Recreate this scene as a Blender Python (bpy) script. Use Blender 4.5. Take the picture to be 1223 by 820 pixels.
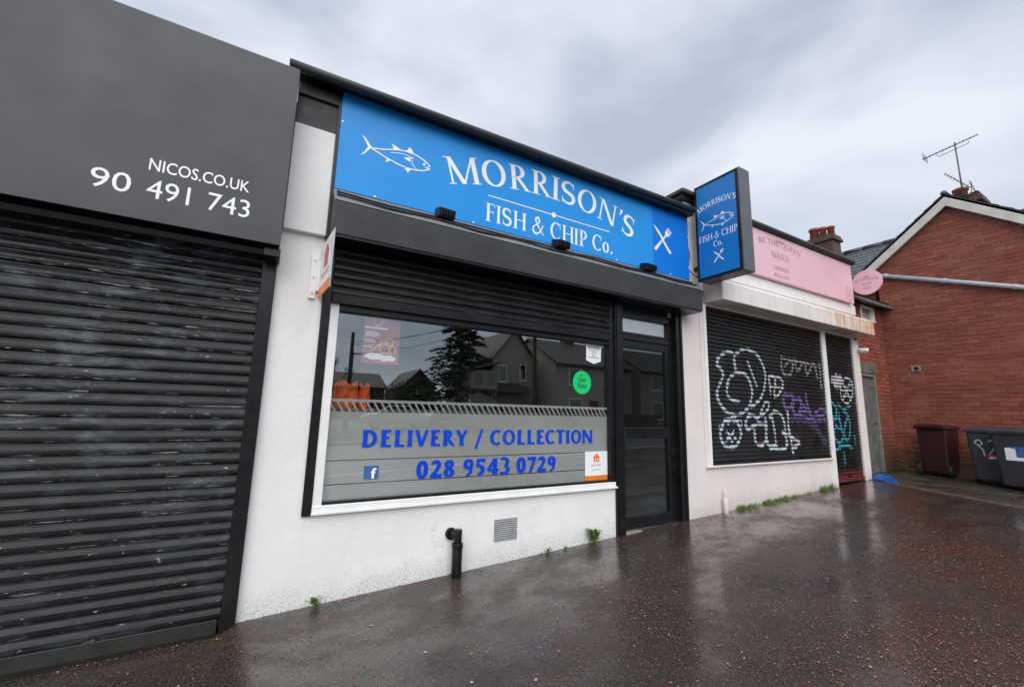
import bpy, bmesh, math, random
from mathutils import Vector, Matrix
random.seed(7)
PI = math.pi
S = bpy.context.scene
for o in list(bpy.data.objects): bpy.data.objects.remove(o)
C = S.collection

# ------------------------------------------------------------------ camera, sky, sun, exposure
FPX, YAW, PITCH, ROLL = 504.0, 0.51605, 0.15843, 0.02495
CAM = Vector((0.0, -3.5, 1.41))
PW, PH = 1223.0, 820.0
cyw, syw, cp, sp = math.cos(YAW), math.sin(YAW), math.cos(PITCH), math.sin(PITCH)
FWD = Vector((syw*cp, cyw*cp, sp)); RGT = Vector((cyw, -syw, 0)); UPV = RGT.cross(FWD)
RR = RGT*math.cos(ROLL) + UPV*math.sin(ROLL); UU = -RGT*math.sin(ROLL) + UPV*math.cos(ROLL)
cam = bpy.data.cameras.new('camera'); camo = bpy.data.objects.new('camera', cam); C.objects.link(camo)
M3 = Matrix((RR, UU, -FWD)).transposed()
camo.matrix_world = Matrix.Translation(CAM) @ M3.to_4x4()
cam.sensor_width = 36; cam.lens = 36*FPX/PW; cam.clip_end = 2000; cam.clip_start = 0.05
S.camera = camo

SUN_EL, SUN_AZ = math.radians(48), math.radians(205)     # azimuth clockwise from +Y
world = bpy.data.worlds.new('World'); S.world = world; world.use_nodes = True
wn = world.node_tree; wn.nodes.clear()
def wnode(t, **k):
    n = wn.nodes.new(t)
    for a, b in k.items(): setattr(n, a, b)
    return n
sky = wnode('ShaderNodeTexSky', sky_type='NISHITA', sun_disc=False, sun_elevation=SUN_EL, sun_rotation=SUN_AZ)
bg1 = wnode('ShaderNodeBackground'); bg1.inputs[1].default_value = 0.06
wn.links.new(sky.outputs[0], bg1.inputs[0])
tc = wnode('ShaderNodeTexCoord')
mp = wnode('ShaderNodeMapping'); mp.inputs['Scale'].default_value = (1.0, 1.0, 2.2); mp.inputs['Location'].default_value = (3.1, 1.7, 0.4)
wn.links.new(tc.outputs['Generated'], mp.inputs[0])
nz = wnode('ShaderNodeTexNoise'); nz.inputs['Scale'].default_value = 2.3; nz.inputs['Detail'].default_value = 6; nz.inputs['Roughness'].default_value = 0.48; nz.inputs['Distortion'].default_value = 0.35
wn.links.new(mp.outputs[0], nz.inputs[0])
rp = wnode('ShaderNodeValToRGB')
rp.color_ramp.elements[0].position = 0.36; rp.color_ramp.elements[0].color = (0.270, 0.300, 0.365, 1)
rp.color_ramp.elements[1].position = 0.66; rp.color_ramp.elements[1].color = (0.46, 0.482, 0.53, 1)
wn.links.new(nz.outputs[0], rp.inputs[0])
bg2 = wnode('ShaderNodeBackground'); bg2.inputs[1].default_value = 1.0
wn.links.new(rp.outputs[0], bg2.inputs[0])
mx = wnode('ShaderNodeMixShader'); mx.inputs[0].default_value = 0.88
wn.links.new(bg1.outputs[0], mx.inputs[1]); wn.links.new(bg2.outputs[0], mx.inputs[2])
wo = wnode('ShaderNodeOutputWorld'); wn.links.new(mx.outputs[0], wo.inputs[0])

sun = bpy.data.lights.new('sun', 'SUN'); sun.energy = 1.5; sun.angle = math.radians(70); sun.color = (1.0, 0.97, 0.93)
suno = bpy.data.objects.new('sun', sun); C.objects.link(suno)
sd = Vector((math.sin(SUN_AZ)*math.cos(SUN_EL), math.cos(SUN_AZ)*math.cos(SUN_EL), math.sin(SUN_EL)))
suno.rotation_euler = sd.to_track_quat('Z', 'Y').to_euler(); suno.location = sd*40
S.view_settings.view_transform = 'Standard'; S.view_settings.look = 'None'
S.view_settings.exposure = 1.0; S.view_settings.gamma = 1.0; S.view_settings.use_curve_mapping = False
S.render.engine = 'CYCLES'
S.cycles.max_bounces = 8; S.cycles.transparent_max_bounces = 12

# ------------------------------------------------------------------ pixel to place helpers
def ray(px, py): return RR*((px-PW/2)/FPX) + UU*(-(py-PH/2)/FPX) + FWD
def on_y(p, Y):
    v = ray(*p); return CAM + v*((Y-CAM.y)/v.y)
def on_x(p, X):
    v = ray(*p); return CAM + v*((X-CAM.x)/v.x)
def project(P):
    d = Vector(P)-CAM; z = d.dot(FWD)
    return PW/2+FPX*d.dot(RR)/z, PH/2-FPX*d.dot(UU)/z, z

# ------------------------------------------------------------------ ground height
def gh(x, y):
    if x < -0.16: z = -0.055 + 0.012*max(-3, x+0.16)
    elif x < -0.045: z = -0.055 + 0.053*(x+0.16)/0.115
    elif x < 14: z = 0.043*x
    else: z = 0.602
    yy = min(0, max(-6, y))
    return z + 0.010*yy

# ------------------------------------------------------------------ materials
MATS = {}
class NT:
    def __init__(s, name):
        s.m = bpy.data.materials.new(name); s.m.use_nodes = True; s.t = s.m.node_tree
        s.b = s.t.nodes['Principled BSDF']; s.o = s.t.nodes['Material Output']; MATS[name] = s.m
        s.c = s.t.nodes.new('ShaderNodeTexCoord')
    def n(s, t, **k):
        x = s.t.nodes.new(t)
        for a, b in k.items(): setattr(x, a, b)
        return x
    def l(s, a, b): s.t.links.new(a, b)
    def noise(s, scale, detail=4, rough=.55, sc=(1,1,1), dist=0, coord='Object'):
        m = s.n('ShaderNodeMapping'); m.inputs['Scale'].default_value = sc; s.l(s.c.outputs[coord], m.inputs[0])
        x = s.n('ShaderNodeTexNoise'); x.inputs['Scale'].default_value = scale; x.inputs['Detail'].default_value = detail
        x.inputs['Roughness'].default_value = rough; x.inputs['Distortion'].default_value = dist
        s.l(m.outputs[0], x.inputs[0]); return x.outputs[0]
    def ramp(s, fac, stops):
        r = s.n('ShaderNodeValToRGB'); e = r.color_ramp.elements
        while len(e) < len(stops): e.new(0.5)
        for i, (p, c) in enumerate(stops):
            e[i].position = p; e[i].color = (c, c, c, 1) if isinstance(c, (int, float)) else (*c, 1)
        s.l(fac, r.inputs[0]); return r.outputs[0]
    def mix(s, fac, a, b, mode='MIX'):
        x = s.n('ShaderNodeMix', data_type='RGBA', blend_type=mode)
        if isinstance(fac, (int, float)): x.inputs[0].default_value = fac
        else: s.l(fac, x.inputs[0])
        for i, v in ((6, a), (7, b)):
            if isinstance(v, tuple): x.inputs[i].default_value = (*v[:3], 1)
            else: s.l(v, x.inputs[i])
        return x.outputs[2]
    def math(s, op, a, b=0.0, clamp=False):
        x = s.n('ShaderNodeMath', operation=op, use_clamp=clamp)
        for i, v in ((0, a), (1, b)):
            if isinstance(v, (int, float)): x.inputs[i].default_value = v
            else: s.l(v, x.inputs[i])
        return x.outputs[0]
    def bump(s, h, strength=.2, dist=.01):
        b = s.n('ShaderNodeBump'); b.inputs['Strength'].default_value = strength; b.inputs['Distance'].default_value = dist
        s.l(h, b.inputs['Height']); s.l(b.outputs[0], s.b.inputs['Normal'])
    def set(s, col=None, rough=None, metal=None, spec=None, coat=None):
        for k, v in (('Base Color', col), ('Roughness', rough), ('Metallic', metal), ('Specular IOR Level', spec), ('Coat Weight', coat)):
            if v is None: continue
            if isinstance(v, tuple): s.b.inputs[k].default_value = (*v[:3], 1)
            elif isinstance(v, (int, float)): s.b.inputs[k].default_value = v
            else: s.l(v, s.b.inputs[k])
        return s

def plain(name, col, rough=.5, var=.12, scale=9, bump=.08, metal=0, bscale=60, spec=None):
    n = NT(name)
    f = n.noise(scale, 5)
    lo = tuple(c*(1-var) for c in col); hi = tuple(min(1, c*(1+var)) for c in col)
    n.set(n.ramp(f, [(.3, lo), (.7, hi)]), None, metal, spec)
    r = n.ramp(n.noise(scale*2.3, 4), [(.3, max(0, rough-.08)), (.7, min(1, rough+.08))]); n.set(rough=r)
    if bump: n.bump(n.noise(bscale, 3), bump, .004)
    return n

def wall_paint(name, col, dirt):
    n = NT(name)
    big = n.ramp(n.noise(1.3, 6, .6), [(.3, tuple(c*.90 for c in col)), (.65, col)])
    streak = n.ramp(n.noise(1.6, 6, .68, (3.2, 3.2, .8), .6), [(.58, 0.0), (.85, .22)])
    c = n.mix(streak, big, dirt)
    spots = n.ramp(n.noise(60, 3, .65), [(.57, 0.0), (.68, .5)])
    area = n.ramp(n.noise(2.1, 5, .6), [(.45, 0.0), (.70, 1.0)])
    c = n.mix(n.math('MULTIPLY', spots, area), c, dirt)
    sx_ = n.n('ShaderNodeSeparateXYZ'); n.l(n.c.outputs['Object'], sx_.inputs[0])
    hgt = n.math('SUBTRACT', sx_.outputs[2], n.math('MULTIPLY', sx_.outputs[0], .043))
    spl = n.math('MULTIPLY', n.ramp(n.math('ADD', hgt, n.math('MULTIPLY', n.noise(5, 5, .7), .30)), [(.14, 1.0), (.34, 0.0)]), n.ramp(n.noise(75, 3, .7), [(.44, 0.05), (.60, .75)]))
    c = n.mix(spl, c, tuple(v*.62 for v in dirt))
    vo = n.n('ShaderNodeTexVoronoi', feature='DISTANCE_TO_EDGE'); vo.inputs['Scale'].default_value = 1.15
    ad = n.n('ShaderNodeVectorMath', operation='ADD'); nn_ = n.n('ShaderNodeTexNoise'); nn_.inputs['Scale'].default_value = 4; nn_.inputs['Detail'].default_value = 6
    n.l(n.c.outputs['Object'], nn_.inputs[0]); n.l(n.c.outputs['Object'], ad.inputs[0]); n.l(nn_.outputs['Color'], ad.inputs[1]); n.l(ad.outputs[0], vo.inputs['Vector'])
    crk = n.math('MULTIPLY', n.ramp(vo.outputs['Distance'], [(.0, 1.0), (.0055, 0.0)]), n.ramp(n.noise(1.4, 3), [(.54, 0.0), (.62, .32)]))
    c = n.mix(crk, c, tuple(v*.55 for v in dirt))
    n.set(c, .78)
    h = n.math('ADD', n.noise(140, 3), n.math('MULTIPLY', n.noise(9, 4), 1.2))
    n.bump(h, .5, .007)
wall_paint('white_render', (.845, .85, .84), (.46, .45, .41))
wall_paint('pink_render', (.80, .715, .705), (.45, .38, .34))
wall_paint('grey_render', (.52, .52, .50), (.30, .29, .27))
wall_paint('cream_render', (.34, .315, .265), (.18, .165, .135))

# wet tarmac: dark stone, water film of uneven gloss
n = NT('wet_tarmac')
base = n.ramp(n.noise(3.0, 6, .65), [(.3, (.017, .0135, .012)), (.7, (.037, .029, .025))])
agg = n.ramp(n.noise(115, 3, .7), [(.55, 0.0), (.64, 1.0)])
base = n.mix(n.math('MULTIPLY', agg, .8), base, (.15, .122, .108))
red = n.ramp(n.noise(62, 3, .65), [(.56, 0.0), (.63, 1.0)])
redarea = n.ramp(n.noise(.8, 5, .6), [(.42, 0.0), (.62, 1.0)])
base = n.mix(n.math('MULTIPLY', n.math('MULTIPLY', red, redarea), .7), base, (.15, .058, .04))
n.set(base)
film = n.noise(1.25, 7, .66, (1, 1.5, 1))
n.set(rough=n.ramp(film, [(.36, .07), (.50, .17), (.66, .38)]))
n.b.inputs['Coat IOR'].default_value = 1.40
n.set(spec=.32, coat=n.ramp(film, [(.45, 1.0), (.58, .25)])); n.l(n.ramp(film, [(.40, .04), (.60, .24)]), n.b.inputs['Coat Roughness'])
cb = n.n('ShaderNodeBump'); cb.inputs['Strength'].default_value = .24; cb.inputs['Distance'].default_value = .010
n.l(n.math('ADD', n.noise(6, 3), n.math('MULTIPLY', n.noise(70, 3, .6), .28)), cb.inputs['Height']); n.l(cb.outputs[0], n.b.inputs['Coat Normal'])
h = n.math('ADD', n.math('MULTIPLY', n.noise(120, 3, .6), n.ramp(film, [(.36, .35), (.64, 1.5)])), n.math('MULTIPLY', n.noise(5, 3), 1.2))
n.bump(h, .42, .009)
n = NT('tarmac_patch')
base = n.ramp(n.noise(7, 6, .65), [(.3, (.05, .048, .046)), (.7, (.10, .095, .09))])
n.set(n.mix(n.math('MULTIPLY', n.ramp(n.noise(170, 2), [(.6, 0.0), (.7, 1.0)]), .4), base, (.10, .09, .085)))
n.set(rough=n.ramp(n.noise(1.6, 5), [(.35, .22), (.65, .46)])); n.bump(n.noise(210, 2), .22, .004)
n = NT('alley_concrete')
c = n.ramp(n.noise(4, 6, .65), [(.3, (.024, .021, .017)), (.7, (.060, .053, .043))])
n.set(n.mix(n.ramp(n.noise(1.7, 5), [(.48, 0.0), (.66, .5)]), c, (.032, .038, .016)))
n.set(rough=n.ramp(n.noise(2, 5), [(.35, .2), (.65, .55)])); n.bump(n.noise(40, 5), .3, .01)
plain('kerb_stone', (.28, .27, .25), .6, .2, 6, .3)
plain('alley_edge', (.12, .11, .09), .6, .3, 6, .3)
plain('road_asphalt', (.045, .045, .047), .35, .25, 5, .4)

# shutters
def slat_paint(name, col, chips, rough=.38, smear=.5, pitch=.0745):
    n = NT(name); ge = n.n('ShaderNodeNewGeometry'); n.c = type('x', (), {'outputs': {'Object': ge.outputs['Position'], 'L': n.c.outputs['Object']}})()
    c = n.ramp(n.noise(2.5, 5, .6), [(.3, tuple(v*.6 for v in col)), (.7, tuple(v*1.4 for v in col))])
    if smear:
        sm = n.math('MULTIPLY', n.ramp(n.noise(3.2, 6, .66, (1.0, 1, 2.6), .5), [(.50, 0.0), (.70, 1.0)]), n.ramp(n.noise(.9, 3), [(.40, 0.0), (.62, smear)]))
        c = n.mix(sm, c, (.17, .195, .225))
    # paint knocked off the proud lower lip of each slat
    sz = n.n('ShaderNodeSeparateXYZ'); n.l(n.c.outputs['L'], sz.inputs[0])
    u = n.math('DIVIDE', sz.outputs[2], pitch)
    lip = n.math('MULTIPLY', n.math('LESS_THAN', u, .16), n.math('GREATER_THAN', u, .01))
    ch = n.ramp(n.noise(20, 4, .65, (.35, 1, 2.5)), [(.54, 0.0), (.60, 1.0)])
    area = n.ramp(n.noise(1.7, 4), [(.44, 0.0), (.58, 1.0)])
    c = n.mix(n.math('MULTIPLY', n.math('MULTIPLY', n.math('MULTIPLY', ch, area), lip), chips), c, (.50, .49, .46))
    ch2 = n.ramp(n.noise(34, 3, .6, (.5, 1, 2)), [(.70, 0.0), (.72, 1.0)])
    c = n.mix(n.math('MULTIPLY', ch2, chips*.7), c, (.50, .49, .46))
    n.set(c, None, None, .27); n.set(rough=n.ramp(n.noise(5, 4), [(.3, rough-.08), (.7, rough+.14)]))
    n.bump(n.noise(30, 5), .22, .004)
    return n
slat_paint('shutter_black', (.0065, .0075, .0095), .8, .33, .7)
slat_paint('shutter_black_fish', (.010, .010, .011), .12, .34, 0)
n = slat_paint('shutter_graffiti', (.010, .010, .011), .10, .36, .12, .0545)
old = n.b.inputs['Base Color'].links[0].from_socket
vc = n.n('ShaderNodeVertexColor', layer_name='paint')
n.l(n.mix(vc.outputs[1], old, vc.outputs[0]), n.b.inputs['Base Color'])
plain('black_paint', (.0075, .008, .009), .30, .35, 7, .12, spec=.35)
plain('bar_olive', (.013, .013, .0105), .38, .3, 5, .1)
plain('black_trim', (.010, .0105, .012), .40, .35, 7, .15, spec=.35)
plain('fascia_black', (.036, .037, .040), .48, .28, 3, .25, spec=.35)
plain('panel_grey', (.058, .060, .065), .45, .10, 1.2, .03, spec=.35)
plain('dark_panel', (.022, .023, .027), .55, .2, 5, .15)
plain('lead_grey', (.16, .17, .18), .5, .2, 6, .2)
plain('white_frame', (.82, .81, .80), .42, .06, 6, .12)
plain('white_plastic', (.84, .84, .84), .35, .03, 5, .02)
plain('white_vinyl', (.86, .87, .88), .4, .02, 5, 0)
plain('sign_blue', (.012, .285, .76), .38, .06, 1.1, .03, spec=.3)
plain('sign_blue_panel', (.003, .185, .70), .38, .03, 1.5, .02, spec=.3)
plain('blade_blue', (.006, .185, .55), .35, .03, 1.5, .02)
plain('aluminium_dark', (.13, .135, .14), .38, .1, 6, .05, .5)
plain('sign_pink', (.80, .50, .58), .38, .03, 2, .02)
plain('pink_print', (.47, .26, .27), .5, .05, 5, 0)
plain('letter_blue', (.0, .058, .62), .5, .04, 5, 0, spec=.2)
plain('dent_white', (.8,.8,.8), .4, .05, 5, 0)
plain('orange_plastic', (.86, .20, .012), .4, .05, 5, .02)
plain('red_print', (.62, .07, .06), .45, .05, 5, 0)
plain('poster_red', (.30, .055, .060), .5, .2, 8, 0)
plain('poster_gold', (.70, .46, .20), .5, .2, 8, 0)
plain('sticker_green', (.0, .62, .16), .4, .03, 5, 0)
plain('print_dark', (.015, .02, .04), .45, .05, 5, 0)
plain('print_pale', (.42, .44, .46), .5, .1, 9, 0)
plain('print_grey', (.30, .31, .36), .45, .05, 5, 0)
plain('logo_blue', (.045, .13, .38), .4, .15, 8, 0)
plain('metal_grille', (.42, .43, .43), .4, .15, 15, .1, .4)
plain('pipe_grey', (.40, .44, .48), .45, .1, 5, .05)
plain('barge_paint', (.60, .58, .53), .65, .14, 5, .25)
plain('terracotta', (.34, .105, .060), .7, .25, 9, .3)
plain('slate', (.085, .092, .105), .45, .35, 11, .25)
plain('ridge_tile', (.075, .072, .075), .55, .3, 8, .25)
n = NT('mortar')
ge = n.n('ShaderNodeNewGeometry'); n.c = type('x', (), {'outputs': {'Object': ge.outputs['Position']}})()
n.set(n.mix(n.ramp(n.noise(1.5, 6, .7), [(.48, 0.0), (.66, 1.0)]), (.20, .072, .048), n.ramp(n.noise(14, 4), [(.3, (.28, .19, .15)), (.7, (.46, .34, .27))])), .9)
n.bump(n.noise(80, 4), .4, .004)
plain('yard_frame', (.20, .185, .165), .7, .25, 7, .3)
plain('old_door', (.115, .12, .115), .6, .3, 6, .3)
plain('lintel_stone', (.12, .115, .085), .85, .3, 7, .4)
plain('concrete', (.27, .25, .22), .8, .25, 6, .35)
plain('stack_brick', (.095, .052, .042), .85, .35, 9, .5)
plain('bin_maroon', (.034, .0075, .009), .42, .15, 6, .1)
plain('bin_black', (.026, .030, .038), .42, .15, 6, .1)
plain('rubber', (.014, .014, .014), .7, .2, 9, .2)
plain('steel', (.33, .34, .35), .35, .1, 9, .05, .9)
plain('mast_grey', (.12, .12, .125), .5, .1, 9, .05, .3)
plain('bag_blue', (.025, .17, .62), .35, .2, 9, .3)
plain('bag_orange', (.86, .14, .02), .45, .15, 9, .3)
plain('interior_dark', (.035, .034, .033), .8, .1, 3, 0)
plain('interior_counter', (.22, .18, .14), .5, .1, 3, 0)
plain('door_red', (.12, .022, .022), .5, .35, 9, .25)
plain('bark', (.075, .060, .045), .9, .3, 8, .6)
plain('needle', (.016, .032, .014), .8, .35, 2, 0)
plain('hedge_leaf', (.028, .050, .018), .8, .35, 2, 0)
plain('pole_wood', (.075, .060, .05), .85, .25, 6, .4)
plain('car_silver', (.30, .31, .33), .3, .05, 3, 0, .4)
plain('car_dark', (.03, .033, .04), .3, .05, 3, 0, .2)
plain('roof_tile', (.070, .060, .058), .7, .25, 3, .3)
plain('weed_green', (.15, .24, .045), .6, .35, 14, 0)
plain('weed_grey', (.17, .27, .085), .6, .35, 14, 0)
n = NT('petal_red'); ge = n.n('ShaderNodeNewGeometry')
n.set(n.ramp(ge.outputs['Random Per Island'], [(0, (.11, .036, .024)), (.55, (.23, .080, .05)), (.85, (.34, .14, .09)), (1, (.46, .27, .20))]), .42)
plain('gum_grey', (.36, .34, .32), .6, .2, 30, 0)
plain('petal_pale', (.62, .58, .54), .5, .2, 30, 0)
plain('cable_black', (.010, .010, .011), .4, .2, 9, 0)
plain('moss', (.06, .085, .02), .9, .4, 14, .5)
plain('fence_wood', (.13, .10, .07), .8, .3, 6, .4)

# rust stained canopy paint
n = NT('canopy_paint')
c = n.ramp(n.noise(1.6, 6, .6), [(.3, (.70, .655, .635)), (.65, (.82, .78, .76))])
g = n.ramp(n.noise(2.4, 5, .6, (7, 1, .6)), [(.50, 0.0), (.75, .35)])
c = n.mix(g, c, (.50, .43, .37))
sx = n.n('ShaderNodeSeparateXYZ'); n.l(n.c.outputs['Object'], sx.inputs[0])
right = n.ramp(n.math('DIVIDE', n.math('SUBTRACT', sx.outputs[0], 7.2), 1.7, True), [(.0, 0.0), (.35, .55), (1, 1.0)])
rust = n.ramp(n.noise(1.5, 6, .70, (5, 5, .9), .4), [(.40, 0.0), (.58, 1.0)])
c = n.mix(n.math('MULTIPLY', right, rust), c, n.ramp(n.noise(9, 4), [(.3, (.42, .15, .035)), (.7, (.66, .38, .13))]))
n.set(c, .6); n.bump(n.noise(25, 5), .2, .006)

# brick with soot, tone from object / island
def brickmat(name, attr):
    n = NT(name)
    if attr == 'obj':
        oi = n.n('ShaderNodeObjectInfo'); rnd = oi.outputs['Random']
    else:
        ge = n.n('ShaderNodeNewGeometry'); rnd = ge.outputs['Random Per Island']
    c = n.ramp(rnd, [(0, (.20, .050, .032)), (.5, (.255, .066, .041)), (1, (.30, .088, .054))])
    ge2 = n.n('ShaderNodeNewGeometry')
    mpn = n.n('ShaderNodeTexNoise'); mpn.inputs['Scale'].default_value = 1.1; mpn.inputs['Detail'].default_value = 5; n.l(ge2.outputs['Position'], mpn.inputs[0])
    c = n.mix(n.ramp(mpn.outputs[0], [(.35, 0.0), (.7, .38)]), c, (.12, .042, .030))
    # algae growing on the damp foot of the wall
    sz = n.n('ShaderNodeSeparateXYZ'); n.l(ge2.outputs['Position'], sz.inputs[0])
    lo = n.math('ADD', n.math('MULTIPLY', sz.outputs[2], -0.9), n.math('ADD', n.math('MULTIPLY', mpn.outputs[0], 1.6), .35))
    c = n.mix(n.ramp(lo, [(.25, 0.0), (.75, .75)]), c, (.055, .050, .018))
    n.set(c, .82)
    fn = n.n('ShaderNodeTexNoise'); fn.inputs['Scale'].default_value = 60; n.l(ge2.outputs['Position'], fn.inputs[0])
    n.bump(fn.outputs[0], .4, .004)
brickmat('brick_single', 'obj'); brickmat('brick_mass', 'isl')

# window glass: thin sheet, mirror by Fresnel, rest passes
def glassmat(name, tint, ior, rough=0.0):
    n = NT(name); n.t.nodes.remove(n.b)
    tr = n.n('ShaderNodeBsdfTransparent'); tr.inputs[0].default_value = (*tint, 1)
    gl = n.n('ShaderNodeBsdfGlossy'); gl.inputs['Roughness'].default_value = rough; gl.inputs[0].default_value = (.93, .97, .95, 1)
    lw = n.n('ShaderNodeLayerWeight'); lw.inputs[0].default_value = .5
    fr = n.math('ADD', ior, n.math('MULTIPLY', n.math('POWER', lw.outputs['Facing'], 4.0), 1-ior))   # Schlick, both faces alike
    m = n.n('ShaderNodeMixShader'); n.l(fr, m.inputs[0]); n.l(tr.outputs[0], m.inputs[1]); n.l(gl.outputs[0], m.inputs[2])
    n.l(m.outputs[0], n.o.inputs[0])
glassmat('window_glass', (.97, .98, .975), .19)
glassmat('door_glass', (.90, .92, .91), .075)
glassmat('far_glass', (.25, .27, .28), .10)
# etched film on the glass
n = NT('frosted_film'); n.set(n.ramp(n.noise(1.4, 4), [(.3, (.61, .615, .605)), (.7, (.73, .735, .725))]), .5)
n.b.inputs['Transmission Weight'].default_value = 0.0
tl = n.n('ShaderNodeBsdfTranslucent'); tl.inputs[0].default_value = (.62, .62, .61, 1)
mm = n.n('ShaderNodeMixShader'); mm.inputs[0].default_value = .22
n.l(n.b.outputs[0], mm.inputs[1]); n.l(tl.outputs[0], mm.inputs[2]); n.l(mm.outputs[0], n.o.inputs[0])

# ------------------------------------------------------------------ mesh building
def wmat(o):
    b = Matrix.Translation(o.location) @ o.rotation_euler.to_matrix().to_4x4()
    return wmat(o.parent) @ o.matrix_parent_inverse @ b if o.parent else b
class MB:
    def __init__(s): s.v = []; s.f = []; s.mi = []; s.cur = 0
    def add(s, vs, fs):
        b = len(s.v); s.v += [tuple(v) for v in vs]; s.f += [tuple(i+b for i in f) for f in fs]; s.mi += [s.cur]*len(fs); return s
    def box(s, x0, x1, y0, y1, z0, z1):
        return s.add([(x0,y0,z0),(x1,y0,z0),(x1,y1,z0),(x0,y1,z0),(x0,y0,z1),(x1,y0,z1),(x1,y1,z1),(x0,y1,z1)],
                     [(0,3,2,1),(4,5,6,7),(0,1,5,4),(1,2,6,5),(2,3,7,6),(3,0,4,7)])
    def prism(s, pts, ext, ax):
        # pts: list of 3D points of a planar polygon; extruded by vector ext
        k = len(pts); e = Vector(ext)
        vs = [Vector(p) for p in pts]+[Vector(p)+e for p in pts]
        fs = [tuple(range(k))[::-1], tuple(range(k, 2*k))]+[(i,(i+1)%k,k+(i+1)%k,k+i) for i in range(k)]
        return s.add(vs, fs)
    def tube(s, pts, r, n=8, cap=True, r2=None):
        pts = [Vector(p) for p in pts]; k = len(pts); vs = []; fs = []
        prev = None
        for i, p in enumerate(pts):
            t = (pts[min(i+1,k-1)]-pts[max(i-1,0)]).normalized()
            a = prev if prev is not None else (Vector((0,0,1)) if abs(t.z) < .9 else Vector((1,0,0)))
            u = (a-t*a.dot(t)).normalized(); w = t.cross(u); prev = u
            ri = r if r2 is None else r+(r2-r)*i/(k-1)
            vs += [p+(u*math.cos(2*PI*j/n)+w*math.sin(2*PI*j/n))*ri for j in range(n)]
        for i in range(k-1):
            fs += [(i*n+j, i*n+(j+1)%n, (i+1)*n+(j+1)%n, (i+1)*n+j) for j in range(n)]
        if cap: fs += [tuple(range(n))[::-1], tuple(range((k-1)*n, k*n))]
        return s.add(vs, fs)
    def lathe(s, prof, c=(0,0,0), n=20):
        # prof: (r,z) bottom to top
        vs = []; fs = []; k = len(prof)
        for r, z in prof: vs += [(c[0]+r*math.cos(2*PI*j/n), c[1]+r*math.sin(2*PI*j/n), c[2]+z) for j in range(n)]
        for i in range(k-1): fs += [(i*n+j, i*n+(j+1)%n, (i+1)*n+(j+1)%n, (i+1)*n+j) for j in range(n)]
        fs += [tuple(range(n))[::-1], tuple(range((k-1)*n, k*n))]
        return s.add(vs, fs)
    def build(s, name, mat, parent=None, bev=0, smooth=False):
        me = bpy.data.meshes.new(name); me.from_pydata(s.v, [], s.f); me.update()
        for m in (mat if isinstance(mat, (list, tuple)) else [mat]): me.materials.append(MATS[m])
        if isinstance(mat, (list, tuple)): me.polygons.foreach_set('material_index', s.mi)
        bm = bmesh.new(); bm.from_mesh(me); bmesh.ops.recalc_face_normals(bm, faces=bm.faces); bm.to_mesh(me); bm.free()
        if smooth: me.polygons.foreach_set('use_smooth', [True]*len(me.polygons))
        o = bpy.data.objects.new(name, me); C.objects.link(o)
        if parent: o.parent = parent; o.matrix_parent_inverse = wmat(parent).inverted()
        if bev:
            b = o.modifiers.new('bevel', 'BEVEL'); b.width = bev; b.segments = 2; b.limit_method = 'ANGLE'; b.angle_limit = math.radians(40)
        return o
def box(name, x0, x1, y0, y1, z0, z1, mat, parent=None, bev=0): return MB().box(x0,x1,y0,y1,z0,z1).build(name, mat, parent, bev)
def thing(name, label, cat, loc=(0,0,0), group=None, rotz=0):
    o = bpy.data.objects.new(name, None); C.objects.link(o); o.empty_display_size = .1
    o.location = loc; o.rotation_euler = (0,0,rotz); o['label'] = label; o['category'] = cat
    if group: o['group'] = group
    return o
def tag(o, label, cat, group=None):
    o['label'] = label; o['category'] = cat
    if group: o['group'] = group
    return o
def struct(o): o['kind'] = 'structure'; return o
def stuff(o, label=None, cat=None):
    o['kind'] = 'stuff'
    if label: o['label'] = label; o['category'] = cat
    return o
def child(o, parent):
    o.parent = parent; o.matrix_parent_inverse = wmat(parent).inverted(); return o
def kids(o): return [c for c in bpy.data.objects if c.parent == o]
def copy_tree(o, parent=None):
    c = o.copy(); C.objects.link(c)
    if parent: c.parent = parent
    for ch in kids(o): copy_tree(ch, c)
    return c

# ------------------------------------------------------------------ lettering: strokes of a pen, cap height 1
def arc(cx, cy, rx, ry, a0, a1, n=18):
    return [(cx+rx*math.cos(math.radians(a0+(a1-a0)*i/n)), cy+ry*math.sin(math.radians(a0+(a1-a0)*i/n))) for i in range(n+1)]
def pen(pts, wf, T, t):
    """ribbon quads along pts; wf: None = broad-nib contrast, or list/number of widths"""
    k = len(pts); out = []; L = []
    for i, p in enumerate(pts):
        a = pts[max(i-1,0)]; b = pts[min(i+1,k-1)]
        dx, dy = b[0]-a[0], b[1]-a[1]; d = math.hypot(dx, dy) or 1; dx /= d; dy /= d
        if wf is None: w = t+(T-t)*abs(dy)**1.3
        elif callable(wf): w = wf(i/(k-1))
        else: w = wf
        L.append(((p[0]-dy*w/2, p[1]+dx*w/2), (p[0]+dy*w/2, p[1]-dx*w/2)))
    for i in range(k-1): out.append([L[i][0], L[i+1][0], L[i+1][1], L[i][1]])
    return out
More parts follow.
